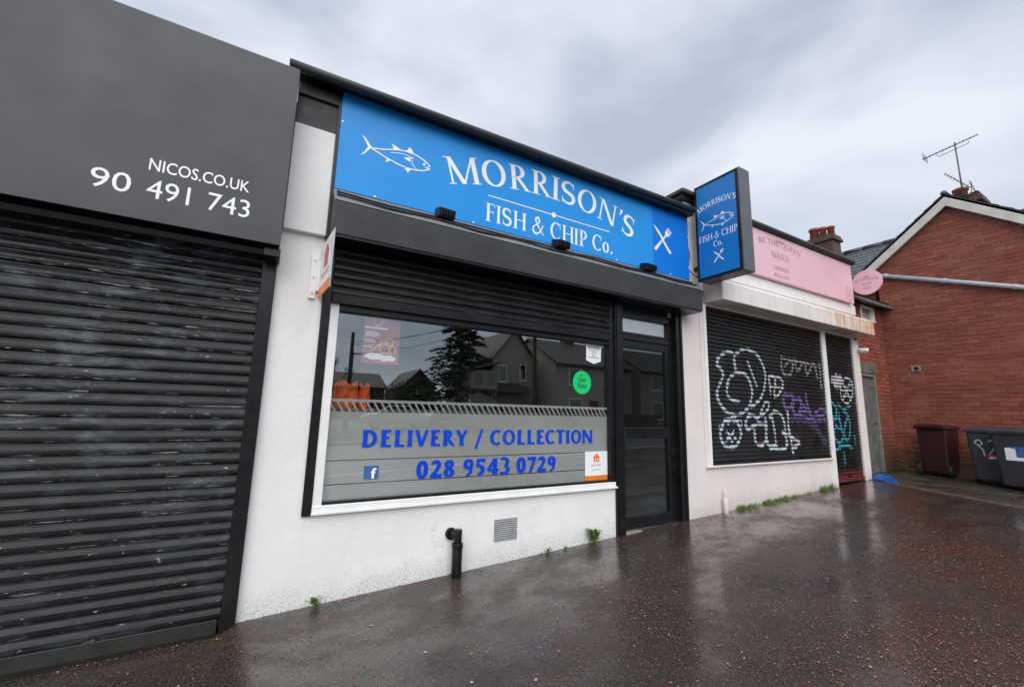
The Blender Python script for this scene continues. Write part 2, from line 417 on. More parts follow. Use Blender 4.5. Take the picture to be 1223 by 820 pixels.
class Font:
    def __init__(s, T=.15, t=.05, serif=.17, sh=.035, flare=0.0):
        s.T, s.t, s.s, s.sh, s.fl = T, t, serif, sh, flare
    def stem(s, x, y0=0, y1=1, w=None, sa=True, sb=True):
        w = w or s.T; f = s.fl*w; m = (y0+y1)/2; h = w/2
        q = [[(x-h-f,y0),(x+h+f,y0),(x+h,m),(x-h,m)], [(x-h,m),(x+h,m),(x+h+f,y1),(x-h-f,y1)]]
        if s.s and sb: q.append([(x-h-s.s*.5,y0),(x+h+s.s*.5,y0),(x+h+s.s*.5,y0+s.sh),(x-h-s.s*.5,y0+s.sh)])
        if s.s and sa: q.append([(x-h-s.s*.5,y1-s.sh),(x+h+s.s*.5,y1-s.sh),(x+h+s.s*.5,y1),(x-h-s.s*.5,y1)])
        return q
    def bar(s, x0, x1, y, w=None):
        w = w or s.t; f = s.fl*w*.8
        return [[(x0,y-w/2),(x1,y-w/2-f),(x1,y+w/2+f),(x0,y+w/2)]]
    def diag(s, x0, y0, x1, y1, w):
        return [[(x0-w/2,y0),(x0+w/2,y0),(x1+w/2,y1),(x1-w/2,y1)]]
    def foot(s, x, y, w):
        if not s.s: return []
        h = w/2+s.s*.5
        y0 = y if y < .5 else y-s.sh
        return [[(x-h,y0),(x+h,y0),(x+h,y0+s.sh),(x-h,y0+s.sh)]]
    def glyph(s, ch):
        T, t, P = s.T, s.t, lambda p, w=None: pen(p, w, s.T, s.t)
        sw = lambda u: t+(T-t)*math.sin(PI*min(max(u,0),1))**.7
        if ch == ' ': return .34, []
        if ch == 'I': return T+.22, s.stem(.11+T/2)
        if ch == 'M':
            q = s.stem(.15, w=t*1.3, sa=False)+s.stem(.95, w=T, sa=False)+s.diag(.15,1,.53,0,T)+s.diag(.53,0,.93,1,t*1.3)
            return 1.12, q+s.foot(.09,1,t)+s.foot(1.0,1,t)
        if ch == 'N':
            return .92, s.stem(.15, w=t*1.3, sa=False)+s.stem(.78, w=t*1.3, sb=False)+s.diag(.17,1,.76,0,T)+s.foot(.09,1,t)
        if ch == 'O': return .95, P(arc(.47,.5,.42-T/2,.51-t/2,0,360,32))
        if ch == 'Q': return .95, P(arc(.47,.5,.42-T/2,.51-t/2,0,360,32))+P([(.45,.05),(.6,-.12),(.85,-.2)], T*.6)
        if ch == 'o': return .62, P(arc(.30,.33,.27-T/2,.34-t/2,0,360,28))
        if ch == 'C':
            q = P(arc(.47,.5,.42-T/2,.51-t/2,48,312,28))
            if s.s: q += [[(.73,.66),(.77,.66),(.77,.98),(.74,.98)]]
            return .84, q
        if ch == 'D': return .92, s.stem(.15+T/2,sa=bool(s.s),sb=bool(s.s))+P([(.2,1-t/2),(.38,1-t/2)]+arc(.38,.5,.46-T/2,.5-t/2,90,-90,22)+[(.2,t/2)])
        if ch == 'P': return .70, s.stem(.14+T/2)+P([(.18,1-t/2),(.34,1-t/2)]+arc(.34,.72,.30-T/2,.28-t/2,90,-90,18)+[(.18,.44+t/2)])
        if ch == 'R':
            q = s.stem(.14+T/2)+P([(.18,1-t/2),(.34,1-t/2)]+arc(.34,.74,.30-T/2,.26-t/2,90,-90,18)+[(.18,.48+t/2)])
            return .82, q+s.diag(.36,.5,.72,0,T)+s.foot(.72,0,T*.5)
        if ch == 'B': return .74, s.stem(.14+T/2)+P([(.18,1-t/2),(.34,1-t/2)]+arc(.34,.75,.26-T/2,.25-t/2,90,-90,14)+[(.18,.5)])+P([(.34,.5)]+arc(.34,.26,.33-T/2,.26-t/2,90,-90,14)+[(.18,t/2)])
        if ch == 'F' or ch == 'E' or ch == 'L':
            q = s.stem(.14+T/2, sb=True)
            if ch != 'L': q += s.bar(.2,.60,1-t/2)+s.bar(.2,.52,.53)
            if ch != 'F': q += s.bar(.2,.64,t/2)
            if s.s:
                if ch != 'L': q += [[(.575,.80),(.60,.80),(.60,1),(.56,1)], [(.50,.44),(.52,.44),(.52,.62),(.50,.62)]]
                if ch != 'F': q += [[(.60,0),(.64,0),(.66,.22),(.635,.22)]]
            return (.66 if ch == 'F' else .70), q
        if ch == 'H': return .94, s.stem(.14+T/2)+s.stem(.78)+s.bar(.2,.75,.52)
        if ch == 'T':
            q = s.stem(.37)+s.bar(.04,.70,1-t/2)
            if s.s: q += [[(.04,.78),(.065,.78),(.08,1),(.04,1)], [(.675,.78),(.70,.78),(.70,1),(.66,1)]]
            return .74, q
        if ch == 'A': return .84, s.diag(.40,1,.12,0,t*1.3)+s.diag(.40,1,.70,0,T)+s.bar(.2,.6,.33)+s.foot(.12,0,t)+s.foot(.70,0,T*.8)
        if ch == 'V': return .82, s.diag(.14,1,.42,0,T)+s.diag(.42,0,.70,1,t*1.4)+s.foot(.14,1,T*.7)+s.foot(.70,1,t)
        if ch == 'Y': return .80, s.diag(.12,1,.40,.45,T)+s.diag(.40,.45,.68,1,t*1.4)+s.stem(.40,0,.5,sa=False)+s.foot(.12,1,T*.7)+s.foot(.70,1,t)
        if ch == 'U': return .90, s.stem(.16,.3,1,sb=False)+s.stem(.76,.3,1,w=t*1.4,sb=False)+P(arc(.46,.31,.30,.29,180,360,18))
        if ch == 'S':
            p = arc(.33,.745,.225,.225,25,255,16)[:-1]+arc(.33,.265,.245,.225,75,-155,16)
            q = P(p, lambda u: t*1.2+(T-t)*math.sin(PI*u)**1.2)
            if s.s: q += [[(.53,.70),(.555,.70),(.56,.98),(.535,.98)], [(.08,.02),(.105,.02),(.115,.30),(.085,.30)]]
            return .68, q
        if ch == "'": return .24, P([(.13,1.02),(.14,.9),(.08,.72)], lambda u: T*(1-u*.8))
        if ch == '.': return .28, [[(.08,0),(.08+T,0),(.08+T,T),(.08,T)]]
        if ch == '/': return .66, s.diag(.14,-.22,.52,1.06,T*.75)
        if ch == '&':
            p = [(.82,.02),(.70,.14),(.36,.62),(.27,.80)]+arc(.40,.82,.13,.15,180,-20,12)+[(.48,.66),(.30,.52)]+arc(.32,.26,.22,.24,110,300,16)+[(.60,.2),(.72,.42),(.76,.52)]
            return .92, P(p, lambda u: t*1.1+(T-t)*.75*abs(math.sin(PI*u*2)))+s.foot(.76,.56,t)
        # digits
        if ch == '0': return .66, P(arc(.33,.5,.28-T/2,.51-t/2,0,360,30))
        if ch == '8': return .66, P(arc(.33,.75,.22-T/2*.8,.25-t/2,0,360,24), None)+P(arc(.33,.26,.27-T/2,.27-t/2,0,360,24))
        if ch == '9': return .66, P(arc(.32,.70,.27-T/2,.31-t/2,0,360,24))+P([(.59-T/2,.70),(.56-T/2,.42),(.44,.18),(.22,.0)], lambda u: T*(1-.4*u))
        if ch == '6': return .66, P(arc(.33,.30,.27-T/2,.31-t/2,0,360,24))
        if ch == '2': return .64, P(arc(.30,.73,.22-T/2*.5,.25-t/2,165,-35,18)+[(.36,.42),(.10,.07)], lambda u: t*1.2+(T-t)*min(1,u*2.2) if u < .6 else T*(1-.35*(u-.6)))+s.bar(.05,.60,t*.75,t*1.5)
        if ch == '5': return .64, s.bar(.15,.56,1-t*.75,t*1.5)+s.diag(.15,.55,.18,1,t*1.2)+P([(.12,.54),(.24,.60)]+arc(.27,.32,.27-T/2,.30-t/2,85,-130,18), lambda u: t+(T-t)*math.sin(PI*min(1,u*1.1))**.8)
        if ch == '4': return .70, s.diag(.10,.30,.46,1,t*1.4)+s.bar(.06,.66,.27,t*1.3)+s.stem(.47,0,1,sa=False,sb=False)
        if ch == '3': return .62, P(arc(.26,.745,.22,.235,140,-80,16), lambda u: t+(T-t)*math.sin(PI*u))+P(arc(.26,.27,.25,.25,80,-140,16), lambda u: t+(T-t)*math.sin(PI*u))
        if ch == '7': return .62, s.bar(.05,.58,1-t*.75,t*1.5)+s.diag(.52,.97,.22,0,T*.85)
        if ch == '1': return .40, s.stem(.24,sa=False)
        return .5, []
    def line(s, text, width, height, squeeze=None):
        """returns list of (quad pts) in metres, origin at left baseline"""
        x = 0; wd_ = 0; items = []
        for ch in text:
            if ch == ' ': wd_ += 1
            a, q = s.glyph(ch); items.append((x, a, q, wd_)); x += a
        k = width/x
        return [[[(px+ox)*k, py*height] for px, py in poly] + [(ox+a/2)*k, w_] for ox, a, q, w_ in items for poly in q]
def flat_quads(mb, polys, to3d, lift=0.00012, thick=0):
    """polys of 2-D points; each laid a hair above the last so nothing is coplanar"""
    for i, q in enumerate(polys):
        vs = [to3d(p[0], p[1], (i % 12)*lift) for p in q]
        mb.add(vs, [tuple(range(len(vs)))])
def text_part(name, font, text, x0, z0, width, height, mat, parent, to3d, archz=0):
    groups = {}
    for q in font.line(text, width, height):
        wi_ = q[-1]; mid = q[-2]; pts = q[:-2]; polys = groups.setdefault(wi_, [])
        if archz:
            Rr = (width*width/4+archz*archz)/(2*archz)
            new = []
            for px, py in pts:
                th = (mid-width/2)/Rr
                lx = px-mid
                new.append((x0+width/2+Rr*math.sin(th)+lx*math.cos(th)+py*math.sin(th), z0+archz-Rr+Rr*math.cos(th)-lx*math.sin(th)+py*math.cos(th)))
            pts = new
        else: pts = [(x0+px, z0+py) for px, py in pts]
        polys.append(pts)
    for polys in groups.values():
        mb = MB(); flat_quads(mb, polys, to3d); mb.build(name, mat, parent)
SER = Font(.15, .05, .17, .035)
SERB = Font(.17, .075, .17, .05)
ALB = Font(.215, .13, 0, 0, .14)
def sans(name, text, width, height, mat, parent, mw, bold=0.0):
    cu = bpy.data.curves.new(name, 'FONT'); cu.body = text; cu.size = 1; cu.offset = bold; cu.resolution_u = 3
    ob = bpy.data.objects.new(name, cu); C.objects.link(ob)
    dg = bpy.context.evaluated_depsgraph_get()
    me = bpy.data.meshes.new_from_object(ob.evaluated_get(dg)); bpy.data.objects.remove(ob)
    xs = [v.co.x for v in me.vertices]; ys = [v.co.y for v in me.vertices]
    ax, bx, ay, by = min(xs), max(xs), min(ys), max(ys)
    for v in me.vertices: v.co = Vector(((v.co.x-ax)/(bx-ax)*width, (v.co.y-ay)/(by-ay)*height, 0))
    me.transform(mw); me.name = name; me.materials.clear(); me.materials.append(MATS[mat])
    o = bpy.data.objects.new(name, me); C.objects.link(o)
    if parent: child(o, parent)
    return o
def face_front(x, y, z):   # text lying in a plane facing -y
    return Matrix(((1,0,0,x),(0,0,-1,y),(0,1,0,z),(0,0,0,1)))
def front(Y): return lambda a, b, l: (a, Y-l, b)

# ------------------------------------------------------------------ the ground
def sm_pts(p, n_=3):
    out = []
    for i in range(len(p)-1):
        a, b, c, d = p[max(i-1,0)], p[i], p[i+1], p[min(i+2,len(p)-1)]
        for k in range(n_):
            t = k/n_
            out.append(tuple(.5*((2*b[j])+(-a[j]+c[j])*t+(2*a[j]-5*b[j]+4*c[j]-d[j])*t*t+(-a[j]+3*b[j]-3*c[j]+d[j])*t**3) for j in (0,1)))
    return out+[p[-1]]
def sheet(name, xs, ys, mat, dz=0, f=gh):
    mb = MB(); nx, ny = len(xs), len(ys)
    mb.add([(x, y, f(x, y)+dz) for y in ys for x in xs], [(j*nx+i, j*nx+i+1, (j+1)*nx+i+1, (j+1)*nx+i) for j in range(ny-1) for i in range(nx-1)])
    o = mb.build(name, mat, smooth=True); return struct(o)
XS = [-300, -60, -20, -8, -3.1, -1.5, -.6, -.16, -.1, -.045, .15, .6, 1.5, 3, 5, 7, 9, 10, 11, 12, 13, 14, 20, 60, 300]
sheet('ground', XS, [-400, -120, -60, -30, -20], 'hedge_leaf', -.12)
sheet('pavement', XS, [-6.0, -5, -4, -3, -2, -1.2, -.6, -.3, 0, .3, .6], 'wet_tarmac')
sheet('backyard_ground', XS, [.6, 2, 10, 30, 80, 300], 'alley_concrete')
sheet('road', XS, [-14.2, -12, -9, -6.12], 'road_asphalt', -.12)
sheet('far_pavement', XS, [-20, -17, -14.35], 'wet_tarmac', -.01)
for nm, y0, y1 in (('near_kerb', -6.13, -5.99), ('far_kerb', -14.36, -14.18)):
    mb = MB()
    for i in range(len(XS)-1):
        if XS[i] < -60 or XS[i] >= 60: continue
        a, b = XS[i], XS[i+1]
        za, zb = gh(a,-6)+.004, gh(b,-6)+.004
        mb.add([(a,y0,za-.2),(b,y0,zb-.2),(b,y1,zb-.2),(a,y1,za-.2),(a,y0,za),(b,y0,zb),(b,y1,zb),(a,y1,za)], [(0,3,2,1),(4,5,6,7),(0,1,5,4),(2,3,7,6)])
    struct(mb.build(nm, 'kerb_stone'))
# alley strip between the pink shop and the brick gable
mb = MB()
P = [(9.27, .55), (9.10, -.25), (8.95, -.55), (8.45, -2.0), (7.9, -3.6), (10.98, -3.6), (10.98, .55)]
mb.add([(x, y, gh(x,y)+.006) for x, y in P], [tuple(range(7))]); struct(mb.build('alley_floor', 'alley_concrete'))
mb = MB()
E_ = [(9.10, -.25), (8.95, -.55), (8.45, -2.0), (7.9, -3.6)]
for i in range(3):
    (xa, ya), (xb, yb) = E_[i], E_[i+1]
    mb.add([(xa-.025, ya, gh(xa,ya)-.02), (xb-.025, yb, gh(xb,yb)-.02), (xb+.025, yb, gh(xb,yb)-.02), (xa+.025, ya, gh(xa,ya)-.02),
            (xa-.02, ya, gh(xa,ya)+.010), (xb-.02, yb, gh(xb,yb)+.010), (xb+.02, yb, gh(xb,yb)+.010), (xa+.02, ya, gh(xa,ya)+.010)],
           [(4,5,6,7),(0,1,5,4),(2,3,7,6)])
struct(mb.build('alley_edging', 'alley_edge'))
def zray(p):
    v = ray(*p); t = 1.0
    for _ in range(30):
        q = CAM+v*t; t = (gh(q.x, q.y)-CAM.z)/v.z
    return CAM+v*t

# ------------------------------------------------------------------ roller shutter pieces
def slat_profile(p, d=.016):
    return [(.004, 0), (-d*.55, p*.03), (-d*.92, p*.13), (-d, p*.30), (-d*.88, p*.48), (-d*.42, p*.68), (.001, p*.84), (.004, p)]
def slat_mesh(x0, x1, p, nx=1, d=.0135):
    mb = MB(); pr = slat_profile(p, d); k = len(pr)
    for i in range(nx+1):
        x = x0+(x1-x0)*i/nx
        mb.v += [(x, y, z) for y, z in pr]
    mb.f = [(i*k+j, (i+1)*k+j, (i+1)*k+j+1, i*k+j+1) for i in range(nx) for j in range(k-1)]; mb.mi = [0]*len(mb.f)
    return mb
def slats(x0, x1, z0, z1, Y, pitch, mat, parent):
    n_ = max(1, round((z1-z0)/pitch)); pt = (z1-z0)/n_; first = None
    for i in range(n_):
        if first is None:
            first = slat_mesh(x0, x1, pt).build('slat', mat, None); o = first
        else:
            o = first.copy(); C.objects.link(o)
        o.location = (random.uniform(-.002,.002), Y+random.uniform(-.0012,.0012), z0+i*pt)
        o.rotation_euler.x = random.uniform(-.015, .015)
        o.parent = parent; o.matrix_parent_inverse = wmat(parent).inverted()

# ================================================================== GREY SHOP (left)
gs = thing('shop_building', 'grey shop with closed black shutter beside the fish shop', 'building', (-2, 0, -.05))
box('wall', -3.6, -.135, .12, .3, -.3, 4.0, 'grey_render', gs)
box('party_wall', -3.9, -3.45, -.02, 6, -.3, 3.8, 'grey_render', gs)
box('roof', -3.9, -.05, .31, 6.5, 3.75, 3.9, 'dark_panel', gs)
box('rear_wall', -3.9, -.05, 6.2, 6.4, -.3, 3.74, 'grey_render', gs)
sh = thing('roller_shutter', '', '', (-2, 0, -.05)); del sh['label']; del sh['category']; child(sh, gs); sh.location = (-2,0,-.05)
for nm, a, b in (('guide_rail', -.132, -.046), ('guide_rail', -3.44, -3.36)):
    MB().box(a, b, -.045, .10, -.12, 2.46).build(nm, 'black_paint', sh, .004)
slats(-3.36, -.133, .045, 2.50, -.004, .0745, 'shutter_black', sh)
MB().prism([(-3.36,-.022,-.075),(-3.36,-.030,-.03),(-3.36,-.018,.046),(-3.36,.02,.046),(-3.36,.02,-.075)], (3.215,0,0), 0).build('bottom_bar', 'bar_olive', sh, .003)
box('seal_strip', -3.36, -.16, -.036, .02, -.084, -.0745, 'metal_grille', sh)
fp = thing('fascia_sign', 'large plain dark grey fascia panel with white website and phone lettering', 'sign', (-1.8, -.25, 2.51))
MB().box(-3.9, -.037, -.25, -.235, 2.51, 3.89).build('panel', 'panel_grey', fp, .002)
MB().box(-3.9, -.041, -.234, -.02, 2.535, 3.885).build('box_frame', 'black_paint', fp, .003)
MB().box(-3.9, -.045, -.234, -.19, 3.886, 3.905).build('top_flange', 'lead_grey', fp)
sans('lettering', 'NICOS.CO.UK', .535, .080, 'white_vinyl', fp, face_front(-.792, -.2515, 2.838), .010)
for w_, x_, wd_ in (('90', -1.045, .185), ('491', -.785, .215), ('743', -.475, .235)): sans('lettering', w_, wd_, .124, 'white_vinyl', fp, face_front(x_, -.2515, 2.658), .0)
MB().box(-.13, -.03, -.20, -.012, 2.44, 2.50).build('end_cap', 'black_paint', fp, .004)

# ================================================================== FISH SHOP (middle)
fs = thing('shop_building', 'white rendered fish and chip shop with blue sign and black trim', 'building', (2.3, 0, .1))
box('pilaster', -.044, .297, 0, .3, -.3, 2.73, 'white_render', fs)
MB().box(-.036, .262, -.045, .02, 2.725, 3.60).build('pilaster_block', 'white_render', fs, .006)
MB().box(-.034, .272, -.030, .02, 3.601, 3.88).build('pilaster_panel', 'dark_panel', fs, .004)
MB().box(-.034, .276, -.055, .02, 3.85, 3.945).build('pilaster_moulding', 'fascia_black', fs, .006)
MB().box(.262, .288, -.06, .02, 2.70, 4.0).build('sign_edge_trim', 'black_trim', fs, .003)
MB().box(.297, 3.292, 0, .28, -.3, .648).build('stall_riser', 'white_render', fs)
box('front_wall', -.02, 4.56, .06, .3, 2.62, 4.0, 'grey_render', fs)
MB().box(.283, .347, -.022, .05, .628, 2.70).build('edge_strip', 'black_paint', fs, .004)
# side walls, rear, floor and ceiling of the shop
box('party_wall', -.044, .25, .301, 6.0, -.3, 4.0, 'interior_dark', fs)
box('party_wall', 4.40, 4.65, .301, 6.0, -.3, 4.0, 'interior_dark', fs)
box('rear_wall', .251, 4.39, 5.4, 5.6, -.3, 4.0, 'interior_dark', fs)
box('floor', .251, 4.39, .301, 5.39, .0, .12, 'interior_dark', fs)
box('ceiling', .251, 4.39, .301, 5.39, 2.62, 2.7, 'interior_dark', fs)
box('roof', -.04, 4.6, .2, 6.2, 4.001, 4.06, 'dark_panel', fs)
# fascia box with sloping lead top
MB().prism([(.285,-.24,2.69),(.285,-.24,2.945),(.285,-.225,2.958),(.285,-.055,3.085),(.285,.0,3.085),(.285,.0,2.69)], (4.272,0,0), 0).build('fascia_box', 'fascia_black', fs, .005)
MB().prism([(.283,-.235,2.958),(.283,-.055,3.093),(.283,-.055,3.130),(.283,-.215,2.992)], (4.26,0,0), 0).build('fascia_flashing', 'lead_grey', fs, .002)
box('soffit', .30, 4.545, -.23, .05, 2.672, 2.689, 'black_paint', fs)
# roof edge trim
MB().tube([(-.115,-.16,3.985),(.27,-.16,3.99),(4.58,-.16,4.055)], .036, 12).build('roof_edge_roll', 'fascia_black', fs, 0, True)
MB().box(-.04, 4.575, -.155, .2, 3.985, 4.02).build('roof_edge_board', 'black_trim', fs, .004)
# window
wd = thing('window', '', '', (1.8, 0, .65)); del wd['label']; del wd['category']; child(wd, fs); wd.location = (1.8,0,.65)
MB().box(.347, .412, -.014, .075, .645, 2.215).build('frame_post', 'white_frame', wd, .004)
MB().box(3.225, 3.292, -.008, .075, .66, 2.70).build('frame_post', 'black_paint', wd, .004)
MB().box(.345, 3.30, -.035, .0, .632, .650).build('sill', 'white_frame', wd, .003)
MB().box(.347, 3.285, -.020, .075, .6505, .694).build('sill', 'white_frame', wd, .004)
MB().box(.412, 3.225, .0, .075, .694, .716).build('frame_rail', 'black_paint', wd, .003)
MB().box(.413, 3.224, -.005, .075, 2.155, 2.225).build('frame_rail', 'black_trim', wd, .004)
box('glass', .405, 3.23, .040, .045, .71, 2.18, 'window_glass', wd)
mb = MB()
for za, zb in ((.716, .823), (.831, .999), (1.007, 1.374)): mb.box(.412, 3.225, .0462, .0468, za, zb)
mb.box(.412, 3.225, .0462, .0468, 1.450, 1.472)
kk = 50
for i in range(kk):
    xa = .412+(3.225-.412)*(i+.62)/kk; sl = -.046
    w = (3.225-.412)/kk*.30
    mb.prism([(xa, .0462, 1.374), (xa+w, .0462, 1.374), (xa+w+sl, .0462, 1.450), (xa+sl, .0462, 1.450)], (0, .0006, 0), 1)
mb.build('frosted_film', 'frosted_film', wd)
text_part('lettering', ALB, 'DELIVERY / COLLECTION', .655, 1.098, 2.365, .135, 'letter_blue', wd, lambda a, b, l: (a, .0394-l*.6, b))
text_part('lettering', ALB, '028 9543 0729', 1.115, .836, 1.44, .142, 'letter_blue', wd, lambda a, b, l: (a, .0394-l*.6, b))
# raised window shutter curtain: a few slats still showing
ws = thing('roller_shutter', '', '', (1.8, 0, 2.2)); del ws['label']; del ws['category']; child(ws, fs); ws.location = (1.8,0,2.2)
slats(.349, 3.222, 2.275, 2.68, -.020, .0675, 'shutter_black_fish', ws)
MB().box(.349, 3.222, -.040, -.006, 2.205, 2.277).build('bottom_bar', 'shutter_black_fish', ws, .004)
# door
MB().box(3.292, 3.412, -.030, .09, -.1, 2.685).build('door_post', 'black_paint', fs, .005)
MB().box(3.312, 3.335, -.040, -.029, .1, 2.68).build('door_post_bead', 'black_paint', fs, .003)
MB().box(4.33, 4.446, -.012, .16, -.1, 2.69).build('door_post', 'black_paint', fs, .006)
MB().box(4.395, 4.425, -.026, -.010, .1, 2.66).build('door_post_bead', 'black_trim', fs, .003)
MB().box(4.262, 4.332, .05, .15, .0, 2.62).build('door_jamb', 'black_paint', fs, .004)
MB().box(3.412, 4.262, .05, .13, 2.265, 2.325).build('transom_rail', 'black_paint', fs, .005)
MB().box(3.412, 4.262, .05, .13, 2.53, 2.69).build('transom_rail', 'black_paint', fs, .005)
MB().box(3.412, 4.262, .06, .12, 2.326, 2.36).build('transom_rail', 'black_trim', fs, .005)
box('transom_glass', 3.412, 4.262, .085, .090, 2.36, 2.53, 'window_glass', fs)
box('transom_panel', 3.412, 4.262, .115, .125, 2.36, 2.53, 'grey_render', fs)
box('threshold', 3.412, 4.33, -.02, .2, .02, .158, 'concrete', fs)
dr = thing('door', '', '', (3.85, .06, .16)); del dr['label']; del dr['category']; child(dr, fs); dr.location = (3.85,.06,.16)
MB().box(3.418, 3.492, .056, .10, .172, 2.258).build('stile', 'black_paint', dr, .005)
MB().box(4.196, 4.258, .056, .10, .172, 2.258).build('stile', 'black_paint', dr, .005)
MB().box(3.493, 4.195, .058, .10, .172, .292).build('rail', 'black_paint', dr, .005)
MB().box(3.493, 4.195, .058, .10, 2.17, 2.258).build('rail', 'black_paint', dr, .005)
MB().box(3.493, 4.195, .058, .10, 1.135, 1.255).build('rail', 'black_paint', dr, .005)
box('pane', 3.493, 4.195, .080, .085, 1.255, 2.17, 'door_glass', dr)
box('pane', 3.493, 4.195, .080, .085, .292, 1.135, 'door_glass', dr)
box('draught_strip', 3.42, 4.255, .045, .056, .160, .172, 'aluminium_dark', dr)
mb = MB(); mb.tube([(3.452, .055, 1.02), (3.452, .02, 1.03), (3.452, .015, 1.09), (3.452, .02, 1.25), (3.452, .055, 1.26)], .009, 8); mb.build('handle', 'black_trim', dr, 0, True)
st = thing('door_sticker', 'tiny red and white push sticker on the black shop door', 'sticker', (3.46, .055, 1.30))
box('backing', 3.426, 3.482, .0545, .0555, 1.335, 1.375, 'red_print', st); box('backing', 3.426, 3.482, .0545, .0555, 1.285, 1.322, 'white_vinyl', st)
sans('lettering', 'PUSH', .046, .016, 'print_dark', st, face_front(3.431, .0538, 1.296), .01)
# air brick grille and stubs
vg = MB(); GR = thing('vent_grille', '', '', (1.965, 0, .27)); del GR['label']; del GR['category']; child(GR, fs); GR.location = (1.965,0,.27)
vg.box(1.848, 2.084, -.006, .0, .267, .283).box(1.848, 2.084, -.006, .0, .437, .453).box(1.848, 1.862, -.006, .0, .283, .437).box(2.070, 2.084, -.006, .0, .283, .437).box(1.958, 1.974, -.006, .0, .283, .437)
vg.build('frame', 'metal_grille', GR, .0015)
box('backing', 1.850, 2.082, -.0015, -.0005, .268, .452, 'interior_dark', GR)
for i in range(9):
    z = .287+i*.0172
    for xa, xb in ((1.862, 1.958), (1.974, 2.070)):
        MB().prism([(xa, -.002, z), (xa, -.007, z+.002), (xa, -.004, z+.012), (xa, -.001, z+.012)], (xb-xa, 0, 0), 0).build('slat', 'metal_grille', GR)
dp = thing('drain_pipe', 'black plastic waste pipe stub with elbow on the white wall', 'pipe', (1.47, -.08, .05))
MB().tube([(1.473, -.075, .0), (1.473, -.075, .30)], .042, 18).build('socket', 'black_paint', dp, .004, True)
MB().tube([(1.473, -.075, .285), (1.473, -.075, .325)], .047, 18).build('collar', 'black_paint', dp, .004, True)
MB().tube([(1.473, -.075, .32), (1.473, -.075, .43)], .034, 18).build('pipe', 'black_paint', dp, .004, True)
MB().tube([(1.435, .002, .385), (1.437, -.025, .387)], .048, 18).build('wall_flange', 'black_paint', dp, .003, True)
MB().tube([(1.437, -.02, .387), (1.473, -.075, .390)], .033, 14).build('elbow', 'black_paint', dp, 0, True)

# blue fascia sign
sg = thing('fascia_sign', 'long bright blue fascia sign with white fish, name and fork and knife', 'sign', (2.4, -.06, 3.13))
SY = -.060
MB().box(.287, 3.908, SY, -.004, 3.132, 4.012).build('panel', 'sign_blue', sg, .002)
MB().box(3.911, 4.575, SY+.001, -.004, 3.132, 4.012).build('panel', 'sign_blue_panel', sg, .002)
text_part('lettering', SER, "MORRISON'S", 1.222, 3.445, 2.36, .262, 'white_vinyl', sg, front(SY-.001), .195)
text_part('lettering', SER, "FISH & CHIP Co.", 1.615, 3.200, 1.63, .182, 'white_vinyl', sg, front(SY-.001))
mb = MB(); flat_quads(mb, [[(1.645,3.457),(3.205,3.457),(3.205,3.467),(1.645,3.467)], [(2.42+.028*math.cos(a*PI/8), 3.462+.028*math.sin(a*PI/8)) for a in range(16)]], front(SY-.001))
mb.build('divider_line', 'white_vinyl', sg)
FZ = lambda x, y: (420+x/11.118, 150+y/11.118)
fish_polys = [[(125,112),(185,160),(235,240),(270,290),(225,295),(205,250),(165,165)], [(270,290),(225,325),(165,375),(115,388),(170,345),(210,290)],
  [(525,240),(590,275),(660,330),(540,322),(555,290)], [(770,290),(805,330),(832,388),(715,347),(745,320)], [(455,430),(520,460),(490,475),(440,487),(465,460)],
  [(700,550),(790,580),(740,628),(725,590),(705,580)], [(690,425),(760,425),(820,440),(770,455),(790,487),(740,465)],
  [(962+17*math.cos(a*PI/6), 517+19*math.sin(a*PI/6)) for a in range(12)]]
fish_lines = [([(265,298),(350,310),(450,318),(540,320),(640,328),(720,345),(800,372),(880,408),(960,465),(1010,510),(1040,545)], 15),
  ([(265,305),(340,350),(430,410),(520,462),(620,515),(700,550),(780,578),(870,595),(960,597),(1040,580)], 15),
  ([(1040,545),(975,562),(1040,577)], 10), ([(510,360),(620,365),(730,395),(830,440)], 8), ([(810,460),(800,500),(830,550),(870,590)], 9)]
def sm(p, n_=3):
    out = []
    for i in range(len(p)-1):
        a, b, c, d = p[max(i-1,0)], p[i], p[i+1], p[min(i+2,len(p)-1)]
        for k in range(n_):
            t = k/n_
            out.append(tuple(.5*((2*b[j])+(-a[j]+c[j])*t+(2*a[j]-5*b[j]+4*c[j]-d[j])*t*t+(-a[j]+3*b[j]-3*c[j]+d[j])*t**3) for j in (0,1)))
    return out+[p[-1]]
fish2d = []
for poly in fish_polys: fish2d.append([on_y(FZ(*p), SY) for p in poly])
for ln, w in fish_lines:
    for q in pen(sm(ln), w, 0, 0): fish2d.append([on_y(FZ(*p), SY) for p in q])
fish2d = [[(v.x, v.z) for v in q] for q in fish2d]
mb = MB(); flat_quads(mb, fish2d, front(SY-.001)); mb.build('fish_emblem', 'white_vinyl', sg)
fx0, fx1 = min(p[0] for q in fish2d for p in q), max(p[0] for q in fish2d for p in q)
fz0, fz1 = min(p[1] for q in fish2d for p in q), max(p[1] for q in fish2d for p in q)
